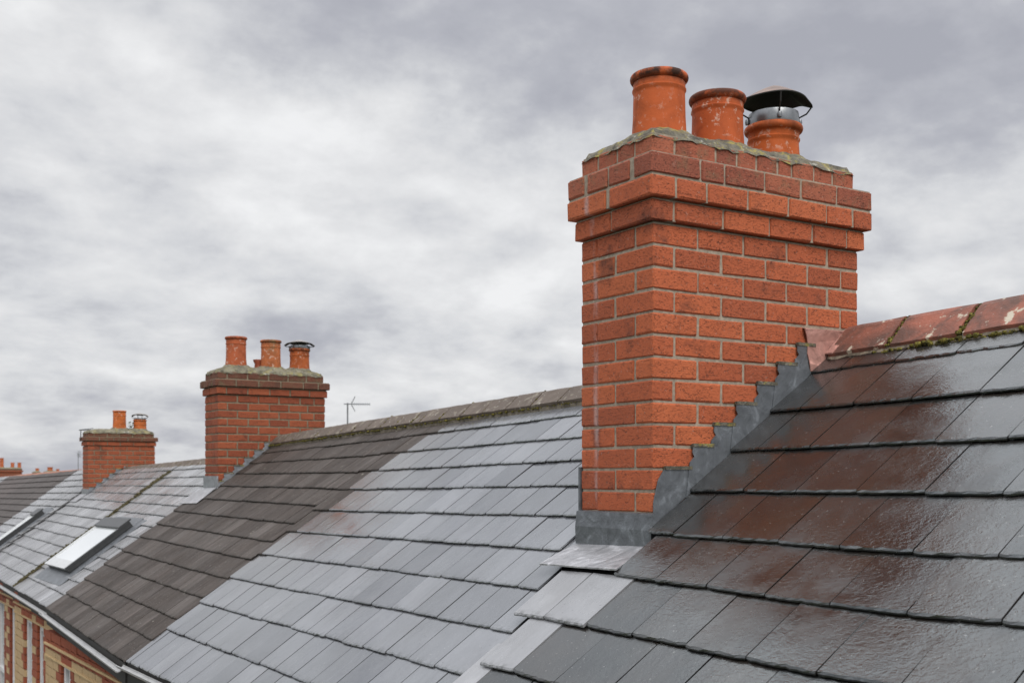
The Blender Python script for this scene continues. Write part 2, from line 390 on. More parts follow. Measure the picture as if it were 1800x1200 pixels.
def lay_course(parent, roof, lf, gauge, ys, key, mat, th=.0065, lift=.011, gap=.0035, matpick=None, joined=None, short=()):
    """ys: joint positions, sorted upward; one slate between each pair"""
    for y0, y1 in zip(ys[:-1], ys[1:]):
        wd = y1-y0-gap
        if wd < .03: continue
        k, mt = key, mat
        if matpick:
            r = matpick((y0+y1)/2)
            if r: k, mt = r
        std = k[1]
        ln = gauge*(1.26 if k[0] not in short else 1.0)+(.05 if k[0] not in short else 0)
        lm = min(lf(y0), lf(y1)) + roof.xr
        ln = min(ln, max(.03, math.floor((lm*math.sqrt(1+roof.m**2)-.012)*100)/100))
        mes = slate_mesh((k, round(ln, 2)), std, ln, th, mt)
        M = slate_frame(roof, lf, y0, y1, lift, gauge)
        M = M @ Matrix.Diagonal((wd/std, 1, 1, 1))
        me = R.choice(mes)
        if joined is not None: joined.add([M @ v.co for v in me.vertices], [tuple(p.vertices) for p in me.polygons])
        else: part_copy('slate', me, M, parent)
def joints(y0, y1, step, phase, jit=.0):
    out = [y0]; k = math.ceil((y0+.05-phase)/step); y = phase+k*step
    while y < y1-.05:
        out.append(y + R.uniform(-jit, jit)); y += step
    return out + [y1]

def ridge_tile_mesh(name, length, leg, ang, th, mat, parent, at, slope_g, apex_r=.012):
    """a V-shaped clay ridge tile, one object; 'at' = apex point of its near end"""
    mb = MB(); prof = []
    a = ang
    pts_o = [(-leg*cos(a), -leg*sin(a)), (-apex_r*1.5, -apex_r*.75), (-apex_r*.5, -.002), (apex_r*.5, -.002), (apex_r*1.5, -apex_r*.75), (leg*cos(a), -leg*sin(a))]
    pts_i = [(leg*cos(a)-th*.3, -leg*sin(a)-th), (0, -th*1.45), (-leg*cos(a)+th*.3, -leg*sin(a)-th)]
    ring = pts_o + pts_i; n = len(ring); seg = 4; vs = []
    rr = random.Random(int(at[1]*1000) & 0xfff)
    for k in range(seg+1):
        y = length*k/seg
        for (x, z) in ring:
            vs.append(Vector((at[0]+x+rr.uniform(-.0012, .0012), at[1]+y, at[2]+z+slope_g*y+rr.uniform(-.0014, .0014))))
    fs = []
    for k in range(seg):
        for i in range(n): fs.append((k*n+i, k*n+(i+1) % n, (k+1)*n+(i+1) % n, (k+1)*n+i))
    fs += [tuple(range(n)), tuple(seg*n+i for i in range(n))[::-1]]
    mb.add(vs, fs)
    return mb.build(name, mat, parent)

def lumps(mb, pts, r, rng, n=5):
    """a row of small uneven lumps (moss, mortar) following points"""
    for p in pts:
        q = Vector(p) + Vector((rng.uniform(-1, 1), rng.uniform(-1, 1), rng.uniform(-1, 1)))*r*.35
        s = r*rng.uniform(.5, 1.25); vs = []
        for j, (zz, rad) in enumerate(((-.7, .6), (0, 1), (.6, .7))):
            for k in range(n):
                a = 2*pi*k/n + j*.5
                vs.append(q + Vector((cos(a)*rad*s*rng.uniform(.8, 1.2), sin(a)*rad*s*rng.uniform(.8, 1.2), zz*s*rng.uniform(.7, 1.1))))
        fs = []
        for j in range(2):
            for k in range(n): fs.append((j*n+k, j*n+(k+1) % n, (j+1)*n+(k+1) % n, (j+1)*n+k))
        fs += [tuple(range(n))[::-1], tuple(2*n+k for k in range(n))]
        mb.add(vs, fs)

# ------------------------------------------------------------------ ground
def ground():
    mb = MB(); mb.add([(-1500, -1500, SOILZ), (1500, -1500, SOILZ), (1500, 1500, SOILZ), (-1500, 1500, SOILZ)], [(0, 1, 2, 3)])
    o = mb.build('ground', plain('grass_ground', (.06, .075, .035), .95, 0, .4, .2)); o['kind'] = 'structure'
    mb = MB(); mb.add([(-9, -60, SOILZ+.004), (-4.2, -60, SOILZ+.004), (-4.2, 120, SOILZ+.004), (-9, 120, SOILZ+.004)], [(0, 1, 2, 3)])
    o = mb.build('road', plain('asphalt', (.05, .05, .052), .75, 0, .3, 9)); o['kind'] = 'structure'
    mb = MB(); mb.box((-4.2, -60, SOILZ-.05), (-2.0, 120, SOILZ+.12))
    o = mb.build('pavement', plain('paving', (.24, .235, .22), .85, 0, .2, 5)); o['kind'] = 'structure'
ground()

# ------------------------------------------------------------------ house shells
def house(label, y0, y1, roof, eave, wallL):
    h = thing('terraced_house', label, 'house', (-.4, (y0+y1)/2, SOILZ), 'terraced houses of the row')
    e = .002
    # roof deck (both slopes), a little under the slates
    mb = MB()
    def ring(y):
        a = roof.P(eave, y, -.012); b = roof.P(-roof.xr, y, -.012); c = Vector((eave+2*roof.xr, y, a.z))
        return [a, b, c, c-Vector((0, 0, .03)), b-Vector((0, 0, .045)), a-Vector((0, 0, .03))]
    A = ring(y0+e); B = ring(y1-e)
    mb.add(A+B, [(0,1,2,3,4,5), (6,7,8,9,10,11)] + [(i, (i+1) % 6, 6+(i+1) % 6, 6+i) for i in range(6)])
    mb.build('roof', M_DECK, h)
    # walls under it: block set back behind the facing bricks
    mb = MB(); ze = roof.h(eave, (y0+y1)/2)-.06
    X = -wallL+.10
    def prof(y):
        zr = roof.h(-roof.xr, y)-.09; zf = roof.h(-X, y)-.075
        b = 2*roof.xr - X
        return [Vector((X, y, SOILZ)), Vector((X, y, zf)), Vector((roof.xr, y, zr)), Vector((b, y, zf)), Vector((b, y, SOILZ))]
    A = prof(y0+e); B = prof(y1-e)
    mb.add(A+B, [(0,1,2,3,4), (5,6,7,8,9)] + [(i, (i+1) % 5, 5+(i+1) % 5, 5+i) for i in range(5)])
    wl = mb.build('wall', M_MORTAR_D, h)
    return h, wl

def gutter(h, roof, y0, y1, lf, dz=0.0, mat=M_GUTTER):
    mb = MB(); n = 7; r = .021; seg = 10; vs = []; fs = []
    for k in range(seg+1):
        y = y0+(y1-y0)*k/seg; l = lf(y); z = roof.h(l, y)-.022+dz
        for q in range(n):
            a = pi + pi*q/(n-1); vs.append(Vector((-l-.024+r*cos(a), y, z+r*sin(a)*.95)))
        for q in range(n):
            a = 2*pi - pi*q/(n-1); vs.append(Vector((-l-.024+(r-.004)*cos(a), y, z+.001+(r-.004)*sin(a)*.95)))
    m = 2*n
    for k in range(seg):
        for q in range(m): fs.append((k*m+q, k*m+(q+1) % m, (k+1)*m+(q+1) % m, (k+1)*m+q))
    fs += [tuple(range(m)), tuple(seg*m+q for q in range(m))[::-1]]
    mb.add(vs, fs); g = mb.build('gutter', mat, h)
    mb = MB()
    A = []; 
    for y in (y0, y1):
        l = lf(y)-.014; z = roof.h(l, y)-.006
        A += [Vector((-l, y, z)), Vector((-l+.016, y, z)), Vector((-l+.016, y, z-.115)), Vector((-l, y, z-.115))]
    mb.add(A, [(0,1,2,3), (7,6,5,4)] + [(i, (i+1) % 4, 4+(i+1) % 4, 4+i) for i in range(4)])
    mb.build('fascia', M_FASCIA, h)
    return g

# ================================================================== foreground house
NEAR = Roof(.4137, -.028, .751, .118)
nh, _ = house('terraced house in the right foreground with big wet dark slates and red lichened ridge tiles', -2.75, -.02, NEAR, 1.80, 1.68)
NL = [.068, .272, .457, .640, .822, .992, 1.172, 1.357, 1.545, 1.735]
KN = ('near', .234)
for i, l in enumerate(NL):
    g = (.19 if i else .115)*1.25
    ph = -.03 if i % 2 else -.145
    hi = [-.006, -.006, -.006, -.006, -.006, -.045, .258, .165, .215, .215][i]
    if i == 1: ph = -.155
    ys = joints(-2.72, hi, .2365, ph if i != 6 else .079, .004)
    if i == 5 : ys = joints(-2.72, hi, .2365, -.27+.0, .004)
    # courses drop slightly towards the near verge, as they do in the photograph
    lf = (lambda y, l=l: l + .038*min(1.2, max(0, -y))*min(1, l/.8))
    pick = (lambda y: (('soak', .234), M_LEADSL) if y > -.17 else None) if i == 6 else ((lambda y: (('soak', .234), M_LEADSL) if y > -.0 else None) if i > 6 else None)
    if pick and 'M_LEADSL' not in globals():
        M_LEADSL = slate_mat('pale_wet_slate_strip', [(0, (.235, .236, .246)), (1, (.29, .291, .302))], (.16, .34), 2.0, 34, .22, .2, .10)
    lay_course(nh, NEAR, lf, g, ys, KN, M_SLATE_NEAR, (.0085 if i else .0065), (.0135 if i else .009), .0045, pick, None, ('soak',) if i == 6 else ())
gutter(nh, NEAR, -2.74, .0, lambda y: 1.80)
# ridge: angle tiles, bedding, moss
yy = [-.29-.29*k for k in range(9)]
prev = -.014; LEG = .162; AN = math.radians(42); XR = NEAR.xr
apex = lambda y: .5515 - .032*y
for y in yy:
    L_ = prev - y - .020
    ridge_tile_mesh('ridge_tile', L_, LEG, AN, .016, M_RIDGE_RED, nh, (XR, y+.010, apex(y+.010)), -.032, .02)
    prev = y
mb = MB(); rg = random.Random(3)
for y in yy[:-1]:                                    # mossy joint between tiles
    for s_ in (-1, 1):
        for k in range(26):
            d = .008+(LEG-.004)*k/25
            p = Vector((XR+s_*d*cos(AN), y, apex(y)-d*sin(AN)-.006))
            lumps(mb, [p+Vector((0, rg.uniform(-.008, .008), .004))], .0095, rg, 6)
y = -.24
while y > -2.7:
    if rg.random() < .85:
        p = Vector((XR-LEG*cos(AN)-.001, y, apex(y)-LEG*sin(AN)-.021))
        lumps(mb, [p + Vector((-.004, 0, .004-.014*rg.random()))], .0105*rg.uniform(.6, 1.3), rg, 6)
    y -= .009
o = mb.build('moss', M_MOSS, nh, 0); o['kind'] = 'stuff'
mb = MB(); vs = []
n = 90; d = LEG-.004
for k in range(n+1):
    y = -.02 - 2.70*k/n
    xo = XR-d*cos(AN); zo_ = apex(y)-d*sin(AN)
    j = rg.uniform(-.007, .007)
    b = NEAR.P(-xo+.004+j, y, .011)
    vs += [Vector((xo+.012, y, zo_-.006)), Vector((xo+.001+j*.2, y, zo_-.014)), b, Vector((xo+.03, y, b.z-.01))]
mb.add(vs, [(k*4+q, k*4+(q+1) % 4, k*4+4+(q+1) % 4, k*4+4+q) for k in range(n) for q in range(4)] + [(0,1,2,3), tuple(n*4+q for q in range(4))])
o = mb.build('ridge_bedding', M_BED, nh)
# pink stained lead saddle folded over the ridge where it meets the chimney
mb = MB()
pts = [(.690, .530), (.80, .532), (.925, .534), (.905, .505), (.855, .455), (.81, .418), (.77, .400), (.722, .376), (.712, .405), (.702, .440), (.708, .478), (.700, .505)]
rg = random.Random(6)
mb.prism([(-.80+t, -.010 - .004*sin(k*1.7), z) for k, (t, z) in enumerate(pts)], (0, -.004, 0))
tp = [(.690, .530), (.80, .532), (.925, .534)]
mb.add([(-.80+t, -.016, z) for t, z in tp] + [(-.80+t, .002, z+.004) for t, z in tp] + [(-.80+t, .002, z-.001) for t, z in tp] + [(-.80+t, -.016, z-.005) for t, z in tp],
       [(0,1,4,3), (1,2,5,4), (3,4,7,6), (4,5,8,7), (9,10,1,0), (10,11,2,1)])
mb.build('lead_saddle', M_LEAD_PINK, nh)
mb = MB()                                        # its edge dressed over the first tile
vs = []
for (y, e) in ((-.012, 0), (-.032, .002), (-.05, .004)):
    for k, dd in enumerate((LEG+.004, LEG*.72, LEG*.42, LEG*.12)):
        q = .006*sin(k*2.1+y*90)
        vs.append(Vector((XR-dd*cos(AN), y+q*(1 if y < -.04 else 0), apex(y)-dd*sin(AN)+.0055-e*.4)))
N = len(vs); vs += [p-Vector((0, 0, .004)) for p in vs]
fs = [(i*4+k, i*4+k+1, i*4+k+5, i*4+k+4) for i in range(2) for k in range(3)]
mb.add(vs, fs+[tuple(N+q for q in f[::-1]) for f in fs]+[(8+k, 9+k, N+9+k, N+8+k) for k in range(3)])
mb.build('lead_saddle', M_LEAD_PINK, nh)

# ================================================================== pale house (between the two big chimneys, near half)
MID = Roof(.3737, -.028, .751, .08)
mh, _ = house('terraced house with pale shiny grey slates directly left of the big foreground chimney', -.015, 3.30, MID, 1.66, 1.63)
ML = [.085, .240, .388, .532, .688, .846, 1.012, 1.180, 1.350, 1.530, 1.715]
KM = ('mid', .20)
KB = ('brown', .20)
for i, l in enumerate(ML):
    g = ((ML[i]-ML[i-1]) if i else .11)*1.25
    lo = [.455]*5 + [.455, .34, .24, .24, .24, .24]
    ph = (1.65, 1.56, 1.65, 1.55, 1.66, 1.56, 1.66, 1.57, 1.66, 1.56, 1.65)[i]
    ys = joints(lo[i], 3.30, .197, ph-.197*8, .004)
    lf = (lambda y, l=l: l - .014*(y-1.0)*min(1, l/.3)*(1 if l < 1.6 else .2))
    edge = [2.75, 2.86, 2.98, 3.06, 3.1, 3.18, 3.25][i] if i < 7 else 9
    pick = lambda y, e=edge: (KB, M_SLATE_BROWN) if y > e else None
    lay_course(mh, MID, lf, g, ys, KM, M_SLATE_PALE, .006, .0105, .0066, pick)
gutter(mh, MID, .02, 3.34, lambda y: 1.715, .016)
def brown_ridge(h, ys, ap, g, leg, th=.013, mat=M_RIDGE_BROWN, moss=True, seed=1, base_roof=None):
    rg = random.Random(seed); a = math.radians(39); xoff = base_roof.xr
    for y0, y1 in zip(ys[:-1], ys[1:]):
        ridge_tile_mesh('ridge_tile', y1-y0-.008, leg, a, th, mat, h, (xoff, y0+.004, ap(y0+.004)), g, .014)
    mb = MB()
    for y in ys:
        k0 = rg.random()
        for k in range(12):
            if rg.random() < .25 + .4*(1-k/12)*k0: continue
            d = leg*(k+.5)/12
            lumps(mb, [Vector((xoff-d*cos(a), y+rg.uniform(-.004, .004), ap(y)-d*sin(a)+.001))], .0062*rg.uniform(.6, 1.2), rg, 5)
    y = ys[0]
    while y < ys[-1]:
        if moss and rg.random() < .75:
            lumps(mb, [Vector((xoff-leg*cos(a)-.001, y, ap(y)-leg*sin(a)-th-.004))], .008*rg.uniform(.5, 1.3), rg, 5)
        y += .016
    o = mb.build('moss', M_MOSS, h, 0); o['kind'] = 'stuff'
    mb = MB(); vs = []; n = 24
    for k in range(n+1):
        y = ys[0]+(ys[-1]-ys[0])*k/n
        x = xoff-(leg-.004)*cos(a); z = ap(y)-(leg-.004)*sin(a)-th
        zb = base_roof.P(-x+.004, y, .010).z if base_roof else z-.03
        vs += [Vector((x+.02, y, z+.006)), Vector((x+.004, y, z-.001)), Vector((x+.002, y, min(zb, z-.004))), Vector((x+.03, y, min(zb, z-.004)-.01))]
    mb.add(vs, [(k*4+q, k*4+(q+1) % 4, k*4+4+(q+1) % 4, k*4+4+q) for k in range(n) for q in range(4)] + [(0,1,2,3), tuple(n*4+q for q in range(4))])
    mb.build('ridge_bedding', M_BED, h)
mys = [.42, .475] + [.722+.247*k for k in range(11)]
mys = [y for y in mys if y < 3.30] + [3.305]
ap_m = lambda y: .492 - .0285*y
brown_ridge(mh, mys, ap_m, -.0285, .124, seed=4, base_roof=MID)

# ================================================================== brown house
bh, bw = house('terraced house with dull dry brown slates between the pale roof and the second chimney', 3.30, 6.22, MID, 1.57, 1.62)
BL = [.085, .225, .365, .492, .622, .760, .893, 1.022, 1.160, 1.293, 1.437, 1.573, 1.715]
for i, l in enumerate(BL):
    g = ((BL[i]-BL[i-1]) if i else .10)*1.25
    ys = joints(3.303, 6.22, .2, 3.3 if i % 2 else 3.4, .004)
    lf = (lambda y, l=l: l - .035*(y-3.3)*min(1, l/.35))
    pick = None
    lay_course(bh, MID, lf, g, ys, KB, M_SLATE_BROWN, .006, .0105, .003, pick)
gutter(bh, MID, 3.34, 6.26, lambda y: 1.725-.036*(y-3.3))
bys = [3.313+.222*k for k in range(12)]; bys = [y for y in bys if y < 5.75] + [5.83]
brown_ridge(bh, bys, ap_m, -.0285, .118, seed=9, base_roof=MID)

# ================================================================== two streaky grey houses with the skylight
SG = Roof(.2303, -.0165, .74, .05)
sh1, sw1 = house('terraced house with streaky pale slates and a skylight just beyond the brown roof', 6.22, 8.36, SG, 1.50, 1.52)
sh2, sw2 = house('terraced house with streaky pale slates under the smaller third chimney, edged by a mossy line', 8.36, 11.15, SG, 1.46, 1.50)
SLs = [.07, .175, .28, .385, .495, .605, .72, .835, .95, 1.065, 1.18, 1.295, 1.41, 1.535]
KS = ('streak', .20)
for hh, a, b in ((sh1, 6.225, 8.34), (sh2, 8.385, 11.15)):
    for i, l in enumerate(SLs):
        g = .112*1.25
        ys = joints(a, b, .2, a if i % 2 else a+.1, .006)
        lf = (lambda y, l=l: l - .018*(y-8.0)*min(1, l/.4))
        lay_course(hh, SG, lf, g, ys, KS, M_SLATE_STREAK, .006, .011, .003)
gutter(sh1, SG, 6.28, 8.36, lambda y: 1.555-.018*(y-7), -.01)
gutter(sh2, SG, 8.36, 11.15, lambda y: 1.555-.018*(y-7), -.01)
ap_s = lambda y: .316 - .0200*y
sys1 = [6.20+.216*k for k in range(10)] + [8.36]
sys2 = [8.36+.222*k for k in range(11)] + [10.80]
brown_ridge(sh1, sys1, ap_s, -.02, .102, .012, seed=12, base_roof=SG)
brown_ridge(sh2, sys2, ap_s, -.02, .102, .012, seed=13, base_roof=SG)
# mossy upslope line between them (a mortared joint that has grown over)
mb = MB(); rg = random.Random(5)
for k in range(220):
    l = .10+1.42*k/220
    for q in (-.016, 0, .016): lumps(mb, [SG.P(l, 8.362+q+rg.uniform(-.008, .008)+.0*l, .014+(.006 if q == 0 else 0))], .017*rg.uniform(.6, 1.2), rg, 5)
o = mb.build('moss', plain('old_moss', (.085, .072, .035), 1, 0, .6, 60, .01), sh2, 0); o['kind'] = 'stuff'

def skylight(h, roof, l0, l1, y0, y1, hgt=.085):
    up = Vector((1, 0, roof.m)).normalized(); ex = Vector((0, -1, -roof.g)).normalized(); n = ex.cross(up).normalized()
    c = roof.P(l1, (y0+y1)/2); wd = y1-y0; ln = (l1-l0)*math.sqrt(1+roof.m**2)
    M = Matrix.Identity(4)
    for i in range(3): M[i][0] = ex[i]; M[i][1] = up[i]; M[i][2] = n[i]; M[i][3] = c[i]
    fr = .055
    mb = MB()                                           # lower box of the casing
    for a, b in (((-wd/2, 0, 0), (-wd/2+fr, ln, hgt)), ((wd/2-fr, 0, 0), (wd/2, ln, hgt)), ((-wd/2+fr, 0, 0), (wd/2-fr, fr, hgt)), ((-wd/2+fr, ln-fr, 0), (wd/2-fr, ln, hgt))):
        mb.box(a, b, 0, M)
    sk = mb.build('skylight', M_FRAME, h)
    mb = MB(); e = .004                                 # pale cladding on top of the casing
    for a, b in (((-wd/2-e, -.012, hgt), (-wd/2+fr*.9, ln-.03, hgt+.012)), ((-wd/2+fr*.9, -.012, hgt), (wd/2-fr*.62, fr*1.5, hgt+.012))):
        mb.box(a, b, 0, M)
    mb.build('cladding', M_FRAME_L, sk)
    mb = MB()
    mb.box((wd/2-fr*.6, -.012, hgt), (wd/2+e, ln, hgt+.016), 0, M); mb.box((wd/2-.035, -.006, hgt*.45), (wd/2+.006, ln-.02, hgt*.55), 0, M)
    mb.box((-wd/2-.002, ln-.10, hgt+.0125), (wd/2+.006, ln+.02, hgt+.026), 0, M)
    mb.build('hood', M_FRAME, sk)
    mb = MB(); mb.box((-wd/2+fr*.9, fr*1.5, hgt-.012), (wd/2-fr*.62, ln-fr*.5, hgt+.004), 0, M)
    mb.build('pane', M_SKY_PANE, sk)
    mb = MB()
    mb.box((wd/2+.001, -.15, .012), (wd/2+.17, ln+.09, .017), 0, M); mb.box((-wd/2-.06, -.15, .012), (wd/2+.001, -.002, .0172), 0, M); mb.box((-wd/2-.06, ln+.001, .012), (wd/2+.001, ln+.11, .0185), 0, M)
    mb.build('flashing', M_LEAD, sk)
    return sk
skylight(sh1, SG, .76, 1.27, 7.06, 8.02, .058)

# ================================================================== far roofs
FAR = Roof(.246, -.0148, .751, .04)
def far_house(label, y0, y1, mat, key):
    h, wl = house(label, y0, y1, FAR, 1.5, 1.45)
    mb = MB(); l = .07; i = 0
    while l < 1.5:
        lay_course(h, FAR, (lambda y, l=l: l), .105*1.25, joints(y0+.003, y1-.003, .2, y0 + (.1 if i % 2 else 0), .006), key, mat, .0065, .012, .003, None, mb)
        l += .107; i += 1
    o = mb.build('slate_courses', mat, h); o['kind'] = 'stuff'
    gutter(h, FAR, y0, y1, lambda y: 1.5)
    return h
f1 = far_house('terraced house whose pale slates run beyond the third chimney, with a narrow skylight', 11.15, 13.30, M_SLATE_STREAK, KS)
f2 = far_house('far terraced house with brown slates and a pale red ridge at the left edge', 13.30, 19.40, M_SLATE_FAR, ('far', .20))
f3 = far_house('farthest terraced house with a pale wet roof cut by the left edge of the photo', 19.40, 25.0, M_SLATE_STREAK, KS)
ap_f = lambda y: .085 - .0105*(y-13.24) - .0007*max(0, y-13.24)**2
for h, a, b in ((f1, 11.15, 13.3), (f2, 13.3, 19.4), (f3, 19.4, 25.0)):
    y = a
    while y < b-.05:
        ridge_tile_mesh('ridge_tile', min(.30, b-y)-.006, .085, math.radians(38), .012, M_RIDGE_FAR, h, (FAR.xr, y, ap_f(y)), -.012-.0014*max(0, y-13.24), .012); y += .30
    vs = []
    for y in (a, b): vs += [Vector((FAR.xr-.062, y, ap_f(y)-.054)), Vector((FAR.xr+.062, y, ap_f(y)-.054)), Vector((FAR.xr+.075, y, FAR.h(.035, y)-.01)), Vector((FAR.xr-.075, y, FAR.h(.035, y)-.01))]
    mb = MB(); mb.hexa(vs); mb.build('ridge_bedding', M_BED, h)
skylight(f1, FAR, .72, 1.30, 11.47, 11.80, .05)

# ================================================================== front walls (seen very obliquely at the lower left)
def front_wall(h, wl, wallL, roof, y0, y1, wins, ztop, zbot=-2.75):
    red = MB(); cream = MB(); rg = random.Random(int(y0*100))
    pitch, bl = .0655, .186
    rows = int((ztop-zbot)/pitch); gj = .007
    for r in range(rows):
        z1 = ztop - r*pitch; z0 = z1-pitch+gj; y = y0+(0 if r % 2 else -bl/2)
        while y < y1:
            a = max(y, y0); b = min(y+bl-gj, y1); y += bl
            segs = [(a, b)]
            for (wy0, wy1, wz) in wins:
                if z1 <= wz+.02:
                    out = []
                    for (p, q) in segs:
                        if q <= wy0 or p >= wy1: out.append((p, q)); continue
                        if p < wy0-.02: out.append((p, wy0))
                        if q > wy1+.02: out.append((wy1, q))
                    segs = out
            for (p, q) in segs:
                if q-p < .02: continue
                mid = (p+q)/2
                isred = r < 2 or any(wy0-.24 < mid < wy1+.20 and z1 > wz-99 for (wy0, wy1, wz) in wins if (abs(mid-wy0) < (.15 if r % 4 < 2 else .08) or abs(mid-wy1) < (.15 if r % 4 < 2 else .08) or (wy0 < mid < wy1)))
                dx = rg.uniform(-.002, .002)
                (red if isred else cream).box((-wallL+dx, p, z0 + roof.g*(mid-y0)), (-wallL+.099, q, z1 + roof.g*(mid-y0)))
    o = red.build('red_bricks', M_BRICK2, wl, fix=False); o['kind'] = 'stuff'
    if cream.v: o = cream.build('cream_bricks', M_CREAM, wl, fix=False); o['kind'] = 'stuff'
    mb = MB()                                   # two thin projecting string courses
    for dz, pr in ((.10, .014), (.19, .008)):
        vs = []
        for y in (y0+.001, y1-.001):
            z = ztop-dz+roof.g*(y-y0); vs += [Vector((-wallL-pr, y, z)), Vector((-wallL+.02, y, z)), Vector((-wallL+.02, y, z+.014)), Vector((-wallL-pr, y, z+.014))]
        mb.add(vs, [(0,1,2,3), (7,6,5,4)] + [(i, (i+1) % 4, 4+(i+1) % 4, 4+i) for i in range(4)])
    mb.build('string_course', M_CREAM, wl)
    mb = MB(); mb.box((-wallL, y0+.001, SOILZ), (-wallL+.098, y1-.001, zbot)); mb.build('lower_wall', M_CREAM, wl)
    for (wy0, wy1, wz) in wins:
        X = -wallL+.022; fw = .062; zb = zbot+.1
        mb = MB()
        for a, b in (((X, wy0+.002, zb), (X+.05, wy0+fw, wz)), ((X, wy1-fw, zb), (X+.05, wy1-.002, wz)), ((X, wy0+fw, wz-fw), (X+.05, wy1-fw, wz)), ((X-.008, wy0+fw, (wz+zb)/2-.02), (X+.04, wy1-fw, (wz+zb)/2+.02)), ((X-.03, wy0-.03, zb-.05), (X+.05, wy1+.03, zb-.001))):
            mb.box(a, b)
        mb.box((X+.005, (wy0+wy1)/2-.012, zb), (X+.035, (wy0+wy1)/2+.012, wz-fw))
        f = mb.build('window', M_WHITE, h)
        mb = MB(); mb.box((X+.022, wy0+fw, zb), (X+.028, wy1-fw, wz-fw)); mb.build('pane', M_GLASS, f)
        mb = MB(); mb.box((X+.055, wy0, zb), (X+.054+.001, wy1, wz)); 
front_wall(mh, _ if False else mh.children[1], 1.63, MID, 2.0, 3.30, [(2.2, 2.6, -1.30)], -1.075)
front_wall(bh, bw, 1.62, MID, 3.30, 6.22, [(3.75, 4.2, -1.31), (5.28, 5.62, -1.30)], -1.085)
front_wall(sh1, sw1, 1.52, SG, 6.225, 8.36, [(6.90, 7.18, -1.22), (7.44, 7.82, -1.22)], -1.03)
front_wall(sh2, sw2, 1.50, SG, 8.36, 11.15, [(8.42, 8.76, -1.22), (9.14, 9.6, -1.22)], -1.05)
# ================================================================== chimneys
BRICKS = {}
def brick_mesh(dx, dy, dz, mat, variants=5):
    key = (round(dx, 3), round(dy, 3), round(dz, 3), mat.name)
    if key not in BRICKS:
        BRICKS[key] = []
        for k in range(variants):
            rr = random.Random(hash((int(dx*1e4), int(dy*1e4), k)) & 0xffff)
            j = lambda s: rr.uniform(-s, s)
            c = .0042*min(1, dz/.06); vs = []; hx, hy, hz = dx/2, dy/2, dz/2
            idx = {}
            for sx in (-1, 1):
                for sy in (-1, 1):
                    for sz in (-1, 1):
                        for ax in range(3):
                            e = c*rr.uniform(.5, 1.7); p = [sx*(hx-e), sy*(hy-e), sz*(hz-e)]
                            p[ax] = (sx*hx, sy*hy, sz*hz)[ax]
                            idx[(sx, sy, sz, ax)] = len(vs); vs.append((p[0]+j(.0006), p[1]+j(.0006), p[2]+j(.0009)))
            fs = []
            for s in (-1, 1):
                fs.append([idx[(s, a, b, 0)] for a, b in ((-1,-1),(1,-1),(1,1),(-1,1))])
                fs.append([idx[(a, s, b, 1)] for a, b in ((-1,-1),(1,-1),(1,1),(-1,1))])
                fs.append([idx[(a, b, s, 2)] for a, b in ((-1,-1),(1,-1),(1,1),(-1,1))])
            for s in (-1, 1):
                for t in (-1, 1):
                    fs.append([idx[(s, t, -1, 0)], idx[(s, t, 1, 0)], idx[(s, t, 1, 1)], idx[(s, t, -1, 1)]])
                    fs.append([idx[(s, -1, t, 0)], idx[(s, 1, t, 0)], idx[(s, 1, t, 2)], idx[(s, -1, t, 2)]])
                    fs.append([idx[(-1, s, t, 1)], idx[(1, s, t, 1)], idx[(1, s, t, 2)], idx[(-1, s, t, 2)]])
                    for q in (-1, 1): fs.append([idx[(s, t, q, 0)], idx[(s, t, q, 1)], idx[(s, t, q, 2)]])
            import bmesh
            me = bpy.data.meshes.new('brick'); me.from_pydata(vs, [], fs)
            b = bmesh.new(); b.from_mesh(me); bmesh.ops.recalc_face_normals(b, faces=b.faces); b.to_mesh(me); b.free()
            me.materials.append(mat); me.update(); BRICKS[key].append(me)
    return R.choice(BRICKS[key])

